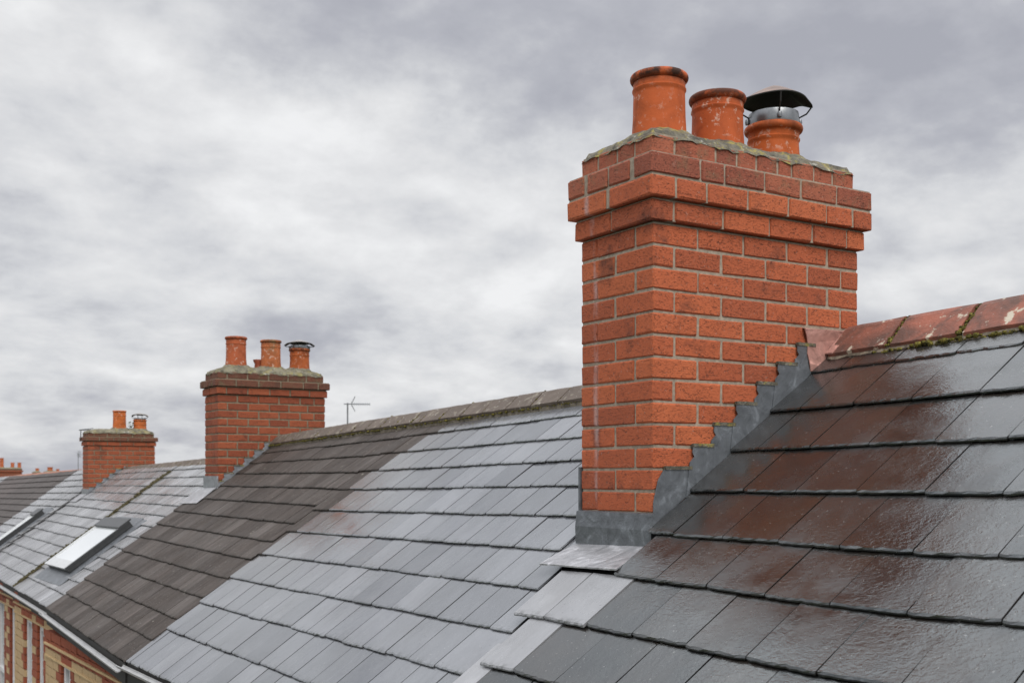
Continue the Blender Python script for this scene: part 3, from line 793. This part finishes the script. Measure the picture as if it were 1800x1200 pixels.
def stack(label, x0, x1, y0, y1, zb, courses, pitch, mats, mortar, joint=.010, joined=False, base=None):
    """x0 (front) .. x1 (back), y0 (near face) .. y1. courses: list of (overhang, near-face joints, front-face joints, which material).
    Joints are distances from the near front corner, for the plain shaft; corbels stretch outwards."""
    th = thing('chimney_stack', label, 'chimney', base or ((x0+x1)/2, (y0+y1)/2, zb), 'chimney stacks along the row')
    W_, D_ = x1-x0, y1-y0; d = .098*pitch/.0745
    jm = MB() if joined else None; jm2 = MB() if joined else None
    core = MB()
    for k, (a, jn, jf, mi) in enumerate(courses):
        ax0, ax1, ay = (a if hasattr(a, '__len__') else (a, a, a))
        X0, X1, Y0, Y1 = x0-ax0, x1+ax1, y0-ay, y1+ay
        z0 = zb+k*pitch; zc = z0+pitch/2; hz = pitch-joint
        pa = courses[k-1][0] if k else 0
        pa = max(pa) if hasattr(pa, '__len__') else pa
        r_ = .0045 if max(ax0, ax1, ay) <= 0.001 else .006
        low_ = z0 + (joint*.62 if max(ax0, ax1, ay) > pa + .005 else 0)
        core.box((X0+r_, Y0+r_, low_), (X1-r_, Y1-r_, z0+pitch-.0001*(k % 2)))
        if low_ > z0: core.box((x0-pa+.012, y0-pa+.012, z0-.001), (x1+pa-.012, y1+pa-.012, low_))
        jn = [0] + [j for j in jn if j < W_-.02] + [W_]
        jf = [0] + [j for j in jf if j < D_-.02] + [D_]
        sx = (X1-X0)/W_; sy = (Y1-Y0)/D_
        nx = [X0 + j*sx for j in jn]; fy = [Y0 + j*sy for j in jf]
        cells = []
        h = joint/2
        full_near = (jn[1] > .6*jf[1])                   # corner brick lies along the near face
        for side, yy0 in ((0, Y0), (1, Y1)):
            for i in range(len(nx)-1):
                first, last = i == 0, i == len(nx)-2
                a_, b_ = nx[i], nx[i+1]
                dep = d
                if (first or last) and not full_near: dep = min((fy[1]-Y0), D_/2+.03)-h
                if (first or last) and full_near: dep = min(fy[1]-Y0-h, d)
                p, q = a_+(0 if first else h), b_-(0 if last else h)
                if side == 0: cells.append((p, q, Y0, Y0+dep))
                else: cells.append((p, q, Y1-(dep if not (first or last) or full_near else min(Y1-fy[-2]-h, dep)), Y1))
        for side in (0, 1):
            lim = fy[1:-1]
            for i in range(1 , len(fy)-1 if True else 0):
                if i == len(fy)-2 and False: continue
                p, q = fy[i]+h, fy[i+1]-h
                if i == len(fy)-2: continue
                if side == 0: cells.append((X0, X0+d, p, q))
                else: cells.append((X1-d, X1, p, q))
        for (p, q, r_, s_) in cells:
            if q-p < .012 or s_-r_ < .012: continue
            me = brick_mesh(q-p, s_-r_, hz, mats[mi])
            M = Matrix.Translation(((p+q)/2 + R.uniform(-.0012, .0012), (r_+s_)/2 + R.uniform(-.0012, .0012), zc + R.uniform(-.0008, .0008))) @ Matrix.Rotation(R.gauss(0, .0025), 4, 'Z') @ Matrix.Rotation(R.gauss(0, .002), 4, 'X')
            if joined: (jm if mi == 0 else jm2).add([M @ v.co for v in me.vertices], [tuple(f.vertices) for f in me.polygons])
            else: part_copy('brick', me, M, th)
    if joined:
        o = jm.build('bricks', mats[0], th, fix=False); o['kind'] = 'stuff'
        if jm2.v: o = jm2.build('cap_bricks', mats[1], th, fix=False); o['kind'] = 'stuff'
    core.build('mortar', mortar, th)
    return th

def flaunching(th, x0, x1, y0, y1, z, rise, mat, seed, pots, over=.003):
    rg = random.Random(seed); nx, ny = 46, 20; mb = MB(); vs = []
    for i in range(nx+1):
        for j in range(ny+1):
            fx, fy_ = i/nx, j/ny
            x = x0-over+(x1-x0+2*over)*fx; y = y0-over+(y1-y0+2*over)*fy_
            e = min(min(fx, 1-fx)*(x1-x0)/.16, min(fy_, 1-fy_)*(y1-y0)/.16, 1)
            zz = z + .009 + rise*(1-(1-e)**1.7) + rg.uniform(-.0025, .0025)
            for (px, py, pr) in pots:
                dd = math.hypot(x-px, y-py)
                if dd < pr*1.45: zz += .022*max(0, 1-abs(dd-pr)/(pr*.45))
            if i in (0, nx) or j in (0, ny): q_ = i*.9+j*1.3+seed; x += .0025*sin(q_*.7); y += .0025*cos(q_*.9); zz -= .020+.003*sin(q_*.55)+.0025*sin(q_*1.7)+rg.uniform(0, .004)
            vs.append(Vector((x, y, zz)))
    q = lambda i, j: i*(ny+1)+j
    fs = [(q(i, j), q(i+1, j), q(i+1, j+1), q(i, j+1)) for i in range(nx) for j in range(ny)]
    rim = [q(i, 0) for i in range(nx)] + [q(nx, j) for j in range(ny)] + [q(i, ny) for i in range(nx, 0, -1)] + [q(0, j) for j in range(ny, 0, -1)]
    nb = len(vs); vs += [Vector((vs[r].x*.0 + min(max(vs[r].x, x0+.01), x1-.01), min(max(vs[r].y, y0+.01), y1-.01), z-.004)) for r in rim]
    m = len(rim)
    fs += [(rim[k], rim[(k+1) % m], nb+(k+1) % m, nb+k) for k in range(m)] + [tuple(nb+k for k in range(m))]
    mb.add(vs, fs)
    return mb.build('flaunching', mat, th, 50)

def pot(th, x, y, z, ht, rb, rn, mat, rim_r, bead=.030, chip=None, sunk=.05):
    """clay roll-top pot: flared foot, waisted body, neck band, rolled rim, open flue"""
    z1 = ht
    prof = [(rb*1.02, -sunk), (rb, 0), (rb*.975, ht*.12), (rn*1.005, ht*.38), (rn*.985, ht-.075), (rn*.985, ht-.066), (rn*1.03, ht-.060), (rn*1.03, ht-.055), (rn*.995, ht-.052), (rn*1.0, ht-.034)]
    for k in range(9):
        a = -pi/2 + pi*k/8
        prof.append((rim_r-bead*.42 + bead*.42*cos(a), ht-bead/2+bead/2*sin(a)))
    prof += [(rn*.80, ht-.004), (rn*.78, ht-.06), (rn*.78, ht*.3)]
    mb = MB(); rg = random.Random(int(x*997+y*131))
    ph = rg.uniform(0, 6)
    mb.lathe(prof, (x, y, z), 48, 0, lambda a, zz: .006*sin(2*a+ph) + .003*sin(5*a+ph*2))
    o = mb.build('chimney_pot', [mat], th, 40, fix=False)
    mb = MB(); mb.lathe([(0.001, ht*.35), (rn*.775, ht*.35)], (x, y, z), 32); mb.build('flue', M_INSIDE, o, fix=False)
    return o

def cowl(th, x, y, z, r_collar, h_collar, r_brim, z_brim, z_apex, face=None, mats=None):
    """strapped rain hood: steel collar, four wire straps, drooping conical hood"""
    base = thing  # noqa
    mb = MB()
    mb.lathe([(r_collar*.97, -.03), (r_collar*.985, 0), (r_collar*1.0, .004), (r_collar, h_collar-.004), (r_collar*.985, h_collar), (r_collar*.93, h_collar), (r_collar*.93, -.03)], (x, y, z), 40)
    c = mb.build('chimney_cowl', M_STEEL, th, 40, fix=False)
    # hood: a sheet with pulled-down ears where the straps hold it
    a0 = face or 0.0
    mb = MB(); nr, na = 8, 56; vs = []; fs = []
    def hood(r, a, off):
        f = r/r_brim
        ear = max(0, cos(2*(a-a0)))**8                 # four ears would be cos(4a)/..., two drooping ends + two flat
        zz = z_apex + (z_brim-z_apex)*(f**1.25) - .026*ear*max(0, f-.5)/.4*(1 if f < .9 else 1-(f-.9)*4) + .003*sin(3*a+1)*f
        rr = r*(1 + .20*ear*max(0, f-.6)/.4)
        return Vector((x+rr*cos(a), y+rr*sin(a), zz+off))
    for off in (0, -.004):
        for i in range(nr+1):
            for k in range(na): vs.append(hood(.002+(r_brim-.002)*i/nr, 2*pi*k/na, off))
    n1 = (nr+1)*na
    for i in range(nr):
        for k in range(na):
            f = (i*na+k, i*na+(k+1) % na, (i+1)*na+(k+1) % na, (i+1)*na+k)
            fs.append(f[::-1]); 
    m1 = len(fs)
    for f in list(fs): fs.append(tuple(n1+q for q in f[::-1]))
    for k in range(na): fs.append((nr*na+k, nr*na+(k+1) % na, n1+nr*na+(k+1) % na, n1+nr*na+k))
    o_ = len(mb.v); mb.v += [tuple(p) for p in vs]; mb.f += fs; mb.m += [0]*m1 + [1]*(len(fs)-m1)
    mb.build('hood', mats or [M_COWL_TOP, M_COWL], c, 60, fix=False)
    for q in range(4):
        a = a0 + q*pi/2
        p3 = hood(r_brim*.97, a, -.004); p0 = Vector((x+r_collar*1.02*cos(a), y+r_collar*1.02*sin(a), z+h_collar*.25)); p1 = p0 + Vector((0, 0, h_collar*.5))
        p2 = p1 + (p3-p1)*.5 + Vector((.006*cos(a), .006*sin(a), -.004))
        mb = MB(); mb.tube([p0, p1, p2, p3], .0032, 6); mb.build('strap', M_WIRE, c)
        mb = MB(); mb.lathe([(.0001, -.008), (.007, -.008), (.009, 0), (.007, .012), (.0001, .014)], p0+Vector((.004*cos(a), .004*sin(a), .006)), 10); mb.build('bolt', M_STEEL, c, 30, fix=False)
    return c

def step_flashing(th, x0, y, tips, roof, mat, yoff=.004, low=.012, sc=1.0, x_corner=None):
    """stepped lead let into the bed joints of the near face. tips: (distance from front corner, z) of each step's upper left"""
    t_of = lambda z_: 0
    for k, (t, z) in enumerate(tips[:-1]):
        t2, z2 = tips[k+1]
        tz = lambda tt: roof.h(-(x0+tt), y) + low
        a, b = t-.012*sc, t2+.055*sc
        rg = random.Random(k+int(y*10))
        poly = [(a-.02*sc, tz(a-.02*sc)), (b, tz(b)), (t2+.045*sc, max(z2-.018*sc, tz(t2+.045*sc)+.01)), (t2+.004*sc, z-.006*sc), (t2-.003*sc, z), (t, z), (t-.003*sc, z-.02*sc), (t+.006*sc, z-.034*sc), (t-.014*sc, z-.052*sc)]
        if k == 0: poly[0] = (-.004, tz(0)-.0); poly[-1] = (-.004, z-.11*sc); poly[-2] = (t-.028*sc, z-.035*sc); poly[-3] = (t-.006*sc, z-.004)
        mb = MB(); off = yoff + .0022*(k % 2) + .0004*k
        mb.prism([(x0+p, y-off, q) for p, q in poly], (0, -.003, 0))
        mb.build('lead_flashing', mat, th)
        mb = MB(); mb.box((x0+t, y-.010-off*.3, z-.001), (x0+t2-.004*sc, y+.004, z+.011*sc)); mb.build('mortar_fillet', M_FLAUNCH, th)

# ---- the big chimney
X0, X1, Y0, Y1 = -.80, .184, 0.0, .409
Zb = -.127-.0745*3; PT = .0743
A_n = [.093, .303, .512, .719, .892]; A_f = [.21]
B_n = [.196, .404, .614, .822]; B_f = [.1, .316]
cs = []
for k in range(-3, 17):
    j = (B_n, B_f) if k % 2 == 0 else (A_n, A_f)     # k = 0 is the lowest course in view
    ov, mi = 0.0, 0
    if k == 13: ov = .018
    if k == 14: ov = .037; j = ([.10, .225, .40, .58, .76, .89], [.205])
    if k == 15: ov = .036; mi = 1; j = ([.20, .30, .475, .64, .81], [.1, .205, .31])
    if k == 16: ov = (.0, -.018, -.004); mi = 1; j = ([.10, .285, .385, .48, .585, .655, .77, .87], [.10, .2, .31])
    cs.append((ov, j[0], j[1], mi))
c1 = stack('big red brick chimney in the foreground with three clay pots, one hooded', X0, X1, Y0, Y1, Zb, cs, PT, [M_BRICK, M_BRICK_TOP], M_MORTAR, .0085)
ztop = Zb+20*PT
ym = (Y0+Y1)/2+.015
PX = [X0+.205, X0+.481, X0+.766]
flaunching(c1, X0, X1-.018, Y0+.004, Y1-.004, ztop, .045, M_FLAUNCH, 11, [(px, ym, .1) for px in PX])
for i, (px, zt) in enumerate(zip(PX, (1.422, 1.396, 1.330))):
    zbp = ztop+.035; rn = (.0935, .0945, .0955)[i]
    po = pot(c1, px, ym, zbp, zt-zbp, (.1005, .1015, .1020)[i], rn, pot_mat('terracotta', ((.47, .104, .032), (.45, .098, .031), (.47, .106, .029))[i], zt, (.95, .8, .35)[i]), (.1045, .1055, .110)[i])
    po['label'] = ('tallest clay pot with white salt stains', 'middle clay pot', 'shortest clay pot, under the steel hood')[i]
cowl(c1, PX[2], ym, 1.330-.004, .095, .050, .125, 1.428, 1.487, math.radians(-32))
# lead: stepped flashing, front apron
tips = [(.044, .020), (.165, .0965), (.262, .171), (.362, .2455), (.462, .3195), (.560, .394), (.659, .468), (.752, .50)]
step_flashing(c1, X0, Y0, tips, NEAR, M_LEAD)
mb = MB()                                        # upstand
xf = X0-.014; zt = -.128
vs = []
for y in (Y0-.010, Y0+.14, Y0+.28, Y1+.012):
    vs += [Vector((xf-.002, y, -.236-.028*y)), Vector((xf-.004, y, (-.236+zt)/2)), Vector((xf+.002, y, zt)), Vector((X0+.004, y, zt+.003)), Vector((X0+.004, y, -.245-.028*y))]
n = 5
mb.add(vs, [(k*n+q, k*n+(q+1) % n, (k+1)*n+(q+1) % n, (k+1)*n+q) for k in range(3) for q in range(n)] + [tuple(range(n)), tuple(3*n+q for q in range(n))])
mb.box((X0-.008, Y0-.0085, -.26), (X0+.012, Y0+.0, zt-.004))
mb.build('lead_apron', M_LEAD, c1)
mb = MB(); vs = []; rg = random.Random(2)        # flap dressed out over the slates
cols_, rows_ = 10, 4
for j in range(cols_+1):
    y = -.008 + (.418+.008)*j/cols_
    for i in range(rows_+1):
        l0 = .806; l1 = .998 + .003*sin(j*1.3) - .012*j/cols_
        l = l0+(l1-l0)*i/rows_; f = i/rows_
        yy_ = y*(1-.0*f) - .02*f*(j/cols_) - .05*f*(1-j/cols_)
        vs.append(Vector((-l, yy_, -.232 - .066*f**1.15 - .028*yy_ + rg.uniform(-.0006, .0006))))
m = rows_+1; top = vs; bot = [p-Vector((0, 0, .005)) for p in vs]; N = len(top)
fs = [(j*m+i, j*m+i+1, (j+1)*m+i+1, (j+1)*m+i) for j in range(cols_) for i in range(rows_)]
bd = [(i, i+1) for i in range(rows_)] + [(j*m+rows_, (j+1)*m+rows_) for j in range(cols_)] + [(cols_*m+i+1, cols_*m+i) for i in range(rows_)] + [((j+1)*m, j*m) for j in range(cols_)]
mb.add(top+bot, fs + [tuple(N+q for q in f[::-1]) for f in fs] + [(a, b, N+b, N+a) for a, b in bd])
o = mb.build('lead_flap', M_LEAD_PALE, c1, 30); o['label'] = 'pale wet lead flap dressed over the slates'
mb = MB(); mb.box((X0-.004, Y1+.001, -.32), (X0+.06, Y1+.012, .03)); mb.build('lead_flashing', M_LEAD, c1)

# ---- second chimney
def second():
    x0, x1, y0, y1 = -.4225, .4718, 5.82, 6.158; p = .0615
    zb = -.105; cs = []
    n = 15
    for k in range(n):
        j = ([.157, .33, .50, .68, .80], [.083, .17, .255]) if k % 2 else ([.077, .245, .42, .585, .745], [.17])
        ov, mi = 0.0, 0
        if k == n-4: pass
        if k == n-3: ov = .015
        if k == n-2: ov = .031; mi = 1
        if k == n-1: ov = (-.0, -.012, -.004); mi = 1
        cs.append((ov, j[0], j[1], mi))
    th = stack('second brick chimney in the middle distance carrying three clay pots above the brown roof', x0, x1, y0, y1, zb, cs, p, [M_BRICK2, M_BRICK2_TOP], M_MORTAR_D, .010)
    zt = zb+n*p; ym = (y0+y1)/2
    return th, x0, x1, y0, y1, zt, ym
c2, x0, x1, y0, y1, zt, ym = second()
def x_at(px, y):   # world X on the line Y = y whose image falls in column px (used to read positions off the photograph)
    a = (px-900)/2000; d = FWD+RGT*a
    return CAM.x + d.x*(y-CAM.y)/d.y
def z_at(px_x, y, py):
    p = Vector((px_x, y, 0))-CAM; return (835-py)/2000*p.dot(FWD)
pxs = [x_at(q, ym) for q in (415, 476, 526.5)]
flaunching(c2, x0, x1-.012, y0+.004, y1-.004, zt, .045, M_FLAUNCH2, 21, [(q, ym, .08) for q in pxs])
for i, (q, py) in enumerate(zip(pxs, (590.5, 596.5, 611.5))):
    ztp = z_at(q, ym-.07, py); zb_ = zt+.02
    o = pot(c2, q, ym, zb_, ztp-zb_, (.088, .086, .088)[i], (.079, .078, .080)[i], pot_mat('weathered_terracotta', ((.40, .105, .045), (.44, .14, .055), (.42, .11, .036))[i], ztp, (.4, .5, .8)[i], (0, .8, 0)[i]), (.0885, .086, .089)[i], .024)
ztp = z_at(pxs[2], ym-.07, 611.5)
cowl(c2, pxs[2], ym, ztp-.004, .075, .03, .105, z_at(pxs[2], ym, 603), z_at(pxs[2], ym, 597), math.radians(-25), [M_COWL_GREY, M_COWL_DULL])
mb = MB(); qx = x_at(453.5, ym+.06)
mb.lathe([(.03, -.02), (.03, .03), (.026, .06), (.038, .085), (.040, .095), (.030, .097), (.026, .05)], (qx, ym+.06, zt+.03), 20); o = mb.build('chimney_pot', pot_mat('broken_terracotta', (.33, .09, .05), 9), c2, 40, fix=False); o['label'] = 'short stub of a broken clay pot'
tips2 = []
for k in range(9):
    zc = zb_c2 = -.105 + 1*.0615 + k*.0615 if False else 0
zz0 = MID.h(.4225, 5.82)
k0 = math.ceil((zz0+.035+.105)/.0615)
tips2 = []
for k in range(k0, k0+8):
    z = -.105+k*.0615-.005; t = (z-zz0-.085)/.751
    tips2.append((max(.01, t+.0), z))
tips2 = [t for t in tips2 if t[0] < .50]
step_flashing(c2, -.4225, 5.82, tips2, MID, lead_mat('pale_lead', (.24, .255, .275), .45, .3), sc=.8)
mb = MB(); y = 5.82
mb.hexa([Vector((-.434, 5.812, MID.h(.44, y)-.04)), Vector((-.4226, 5.812, MID.h(.44, y)-.04)), Vector((-.4226, 6.165, MID.h(.44, y)-.04)), Vector((-.434, 6.165, MID.h(.44, y)-.04)),
         Vector((-.434, 5.812, MID.h(.40, y)+.085)), Vector((-.4226, 5.812, MID.h(.40, y)+.085)), Vector((-.4226, 6.165, MID.h(.40, y)+.085)), Vector((-.434, 6.165, MID.h(.40, y)+.085))])
mb.build('lead_apron', lead_mat('mid_lead', (.27, .28, .30), .4, .3), c2)
mb = MB(); P = [MID.P(.43, 5.80, .022), MID.P(.43, 6.26, .022), MID.P(.585, 6.28, .020), MID.P(.585, 5.80, .020)]
mb.prism(P, (0, 0, -.004)); mb.build('lead_flap', M_LEAD_PALE, c2)

# ---- third chimney (bricks too small to pick apart: joined)
def third():
    x0, x1, y0, y1 = -.375, .388, 10.80, 11.10; p = .0535; zb = -.30; cs = []
    ztgt = .452; n = int(round((ztgt-zb)/p))+1
    for k in range(n):
        j = ([.14, .29, .44, .59], [.07, .15, .22]) if k % 2 else ([.07, .22, .36, .51, .65], [.15])
        ov, mi = 0.0, 0
        if k == n-3: ov = .012
        if k == n-2: ov = .03; mi = 1
        if k == n-1: ov = (.0, -.01, -.004); mi = 1
        cs.append((ov, j[0], j[1], mi))
    th = stack('third brick chimney farther down the row, smaller, with one tall pot and one hooded pot', x0, x1, y0, y1, zb, cs, p, [M_BRICK2, M_BRICK2_TOP], M_MORTAR_D, .009, True)
    return th, x0, x1, y0, y1, zb+n*p
c3, x0, x1, y0, y1, zt = third(); ym = (y0+y1)/2
pxs = [x_at(q, ym) for q in (210, 246)]
flaunching(c3, x0, x1-.01, y0, y1, zt, .035, M_FLAUNCH2, 31, [(q, ym, .075) for q in pxs])
for i, (q, py) in enumerate(zip(pxs, (721, 737))):
    ztp = z_at(q, ym-.06, py)
    pot(c3, q, ym, zt+.015, ztp-zt-.015, .079, .073, pot_mat('orange_terracotta', (.52, .14, .04), ztp, .3), .079, .02)
cowl(c3, pxs[1], ym, z_at(pxs[1], ym, 737)-.004, .058, .02, .085, z_at(pxs[1], ym, 728.5), z_at(pxs[1], ym, 725.5), math.radians(-32), [M_COWL_GREY, M_COWL_DULL])
zz0 = SG.h(.375, 10.80); tips3 = []
for k in range(20):
    z = -.30+k*.0535; t = (z-zz0-.075)/.74
    if 0 <= t < .40: tips3.append((t+.005, z))
step_flashing(c3, -.375, 10.80, tips3, SG, bpy.data.materials['pale_lead'], sc=.7)
mb = MB(); mb.box((-.387, 10.793, zz0-.05), (-.3755, 11.107, zz0+.07)); mb.build('lead_apron', bpy.data.materials['mid_lead'], c3)
mb = MB(); mb.prism([SG.P(.38, 10.80, .02), SG.P(.38, 11.2, .02), SG.P(.50, 11.2, .02), SG.P(.50, 10.80, .02)], (0, 0, -.004)); mb.build('lead_flap', M_LEAD_PALE, c3)
# weed growing by its hooded pot
wx = x_at(230, ym-.02); wz = zt+.03
t = thing('weed', 'small green weed growing between the pots on the third chimney', 'plant', (wx, ym, wz))
mb = MB(); rg = random.Random(8)
for k in range(26):
    a = rg.uniform(0, 2*pi); r_ = rg.uniform(.0, .05); z = rg.uniform(.01, .10); s = rg.uniform(.010, .02)
    c = Vector((wx+r_*cos(a), ym+r_*sin(a), wz+z)); n_ = Vector((rg.uniform(-1, 1), rg.uniform(-1, 1), rg.uniform(0, 1))).normalized(); u_ = n_.orthogonal().normalized(); v_ = n_.cross(u_)
    mb.add([c-u_*s, c-v_*s*.5, c+u_*s, c+v_*s*.5], [(0, 1, 2, 3)])
mb.build('leaves', M_LEAF, t, fix=False)['kind'] = 'stuff'
mb = MB(); 
for k in range(4): mb.tube([(wx, ym, wz-.01), (wx+rg.uniform(-.04, .04), ym+rg.uniform(-.03, .03), wz+.08)], .002, 4)
mb.build('stem', M_LEAF, t)

# ---- far chimneys beyond the last ridge
def small_stack(label, px0, px1, ptop, pots, y, depth=.4, zbase=SOILZ):
    xa, xb = x_at(px0, y), x_at(px1, y); zt_ = z_at((xa+xb)/2, y, ptop)
    p = .075; n = 9; cs = []
    for k in range(n):
        wl_ = xb-xa
        j = ([i*.2+.1 for i in range(int(wl_/.2)+1)], [.1, .3]) if k % 2 else ([i*.2+.2 for i in range(int(wl_/.2)+1)], [.2])
        cs.append(((0 if k < n-2 else .035) if k < n-1 else 0.0, j[0], j[1], 0 if k < n-1 else 1))
    th = stack(label, xa, xb, y, y+depth, zt_-n*p, cs, p, [M_BRICK2, M_BRICK2_TOP], M_MORTAR_D, .01, True, base=((xa+xb)/2, y+depth/2, zbase))
    mb = MB(); mb.box((xa+.004, y+.004, zbase), (xb-.004, y+depth-.004, zt_-n*p)); mb.build('shaft', M_BRICK2, th)
    pl_ = [(x_at(q, y+depth/2), q, r) for q, _, r in pots]
    flaunching(th, xa, xb, y, y+depth, zt_, .04, M_FLAUNCH2, 41, [(q, y+depth/2, r) for q, _, r in pl_])
    for (q, top, r), (xx, _, _) in zip(pots, pl_):
        h_ = z_at(xx, y+depth/2, top)-zt_-.01
        pot(th, xx, y+depth/2, zt_+.01, max(.12, h_), r, r*.92, pot_mat('far_terracotta', (.45, .12, .045), 99), r*1.02, .02)
    return th
small_stack('far brick chimney at the left edge with three thin orange pots', -42, 39, 823, [(3, 804.5, .085), (22, 812.5, .075), (34, 812.5, .075)], 48, 1.2)
small_stack('tiny distant chimney over the far red ridge with a single dark pot', 59, 72, 829.5, [(65.5, 822.5, .08)], 50)
small_stack('tiny distant chimney over the far red ridge with two pots, one broad', 79, 106, 829, [(88, 820.5, .12), (101.5, 824.0, .07)], 50)

# ---- aerials
def aerial(label, px, ptop, y, x_, zfoot, scale, boom=True, turn=0.0):
    xx = x_at(px, y) if x_ is None else x_
    zt_ = z_at(xx, y, ptop)
    t = thing('tv_aerial', label, 'aerial', (xx, y, zfoot))
    mb = MB(); mb.tube([(xx, y, zfoot), (xx, y, zt_)], .011*scale, 8); mb.build('mast', M_ALU, t, 40)
    dx = Vector((cos(turn), sin(turn), 0)); sx = Vector((-sin(turn), cos(turn), 0)); zb_ = zt_-.012*scale
    c = Vector((xx, y, zb_))
    mb = MB(); mb.tube([c-dx*.05*scale, c+dx*.30*scale], .007*scale, 6); b = mb.build('boom', M_ALU, t)
    for k in range(8):
        q = c+dx*(.09+.029*k)*scale; hl = .06*scale*(1-.03*k)
        mb = MB(); mb.tube([q-sx*hl-Vector((0, 0, hl*.3)), q+sx*hl+Vector((0, 0, hl*.3))], .0055*scale, 5); mb.build('element', M_ALU, b)
    for s_ in (-1, 1):
        mb = MB()
        for k in range(3): 
            q = c+dx*(.055+.018*k)*scale+Vector((0, 0, s_*(.025+.03*k)*scale)); mb.tube([q-sx*.06*scale, q+sx*.06*scale], .0045*scale, 5)
        mb.tube([c+dx*.05*scale, c+dx*.1*scale+Vector((0, 0, s_*.10*scale))], .005*scale, 5)
        mb.build('reflector', M_ALU, b)
    return t
ya = 8.6
aerial('thin television aerial rising behind the brown ridge right of the second chimney', 611, 708, ya, None, -.6, .82, True, math.radians(-25))
yb = 13.5
aerial('small television aerial just left of the third chimney above the far red ridge', 137.5, 797, yb, None, -.35, .45, True, math.radians(60))
# bent aerial arm fixed to the third chimney's front top corner
ax = -.375-.028; ay_ = 11.06
t = thing('tv_aerial', 'bare aerial arms sticking out from the left top corner of the third chimney', 'aerial', (ax, ay_, zt-.05))
mb = MB(); mb.tube([(ax, ay_, zt-.10), (ax, ay_, zt+.035)], .005, 6); mb.build('mast', M_WIRE, t)
mb = MB(); mb.tube([(ax-.015, ay_+.02, zt+.030), (ax+.12, ay_-.10, zt+.046)], .004, 5); mb.tube([(ax-.015, ay_+.02, zt+.026), (ax+.08, ay_-.16, zt+.028)], .004, 5); mb.build('boom', M_WIRE, t)
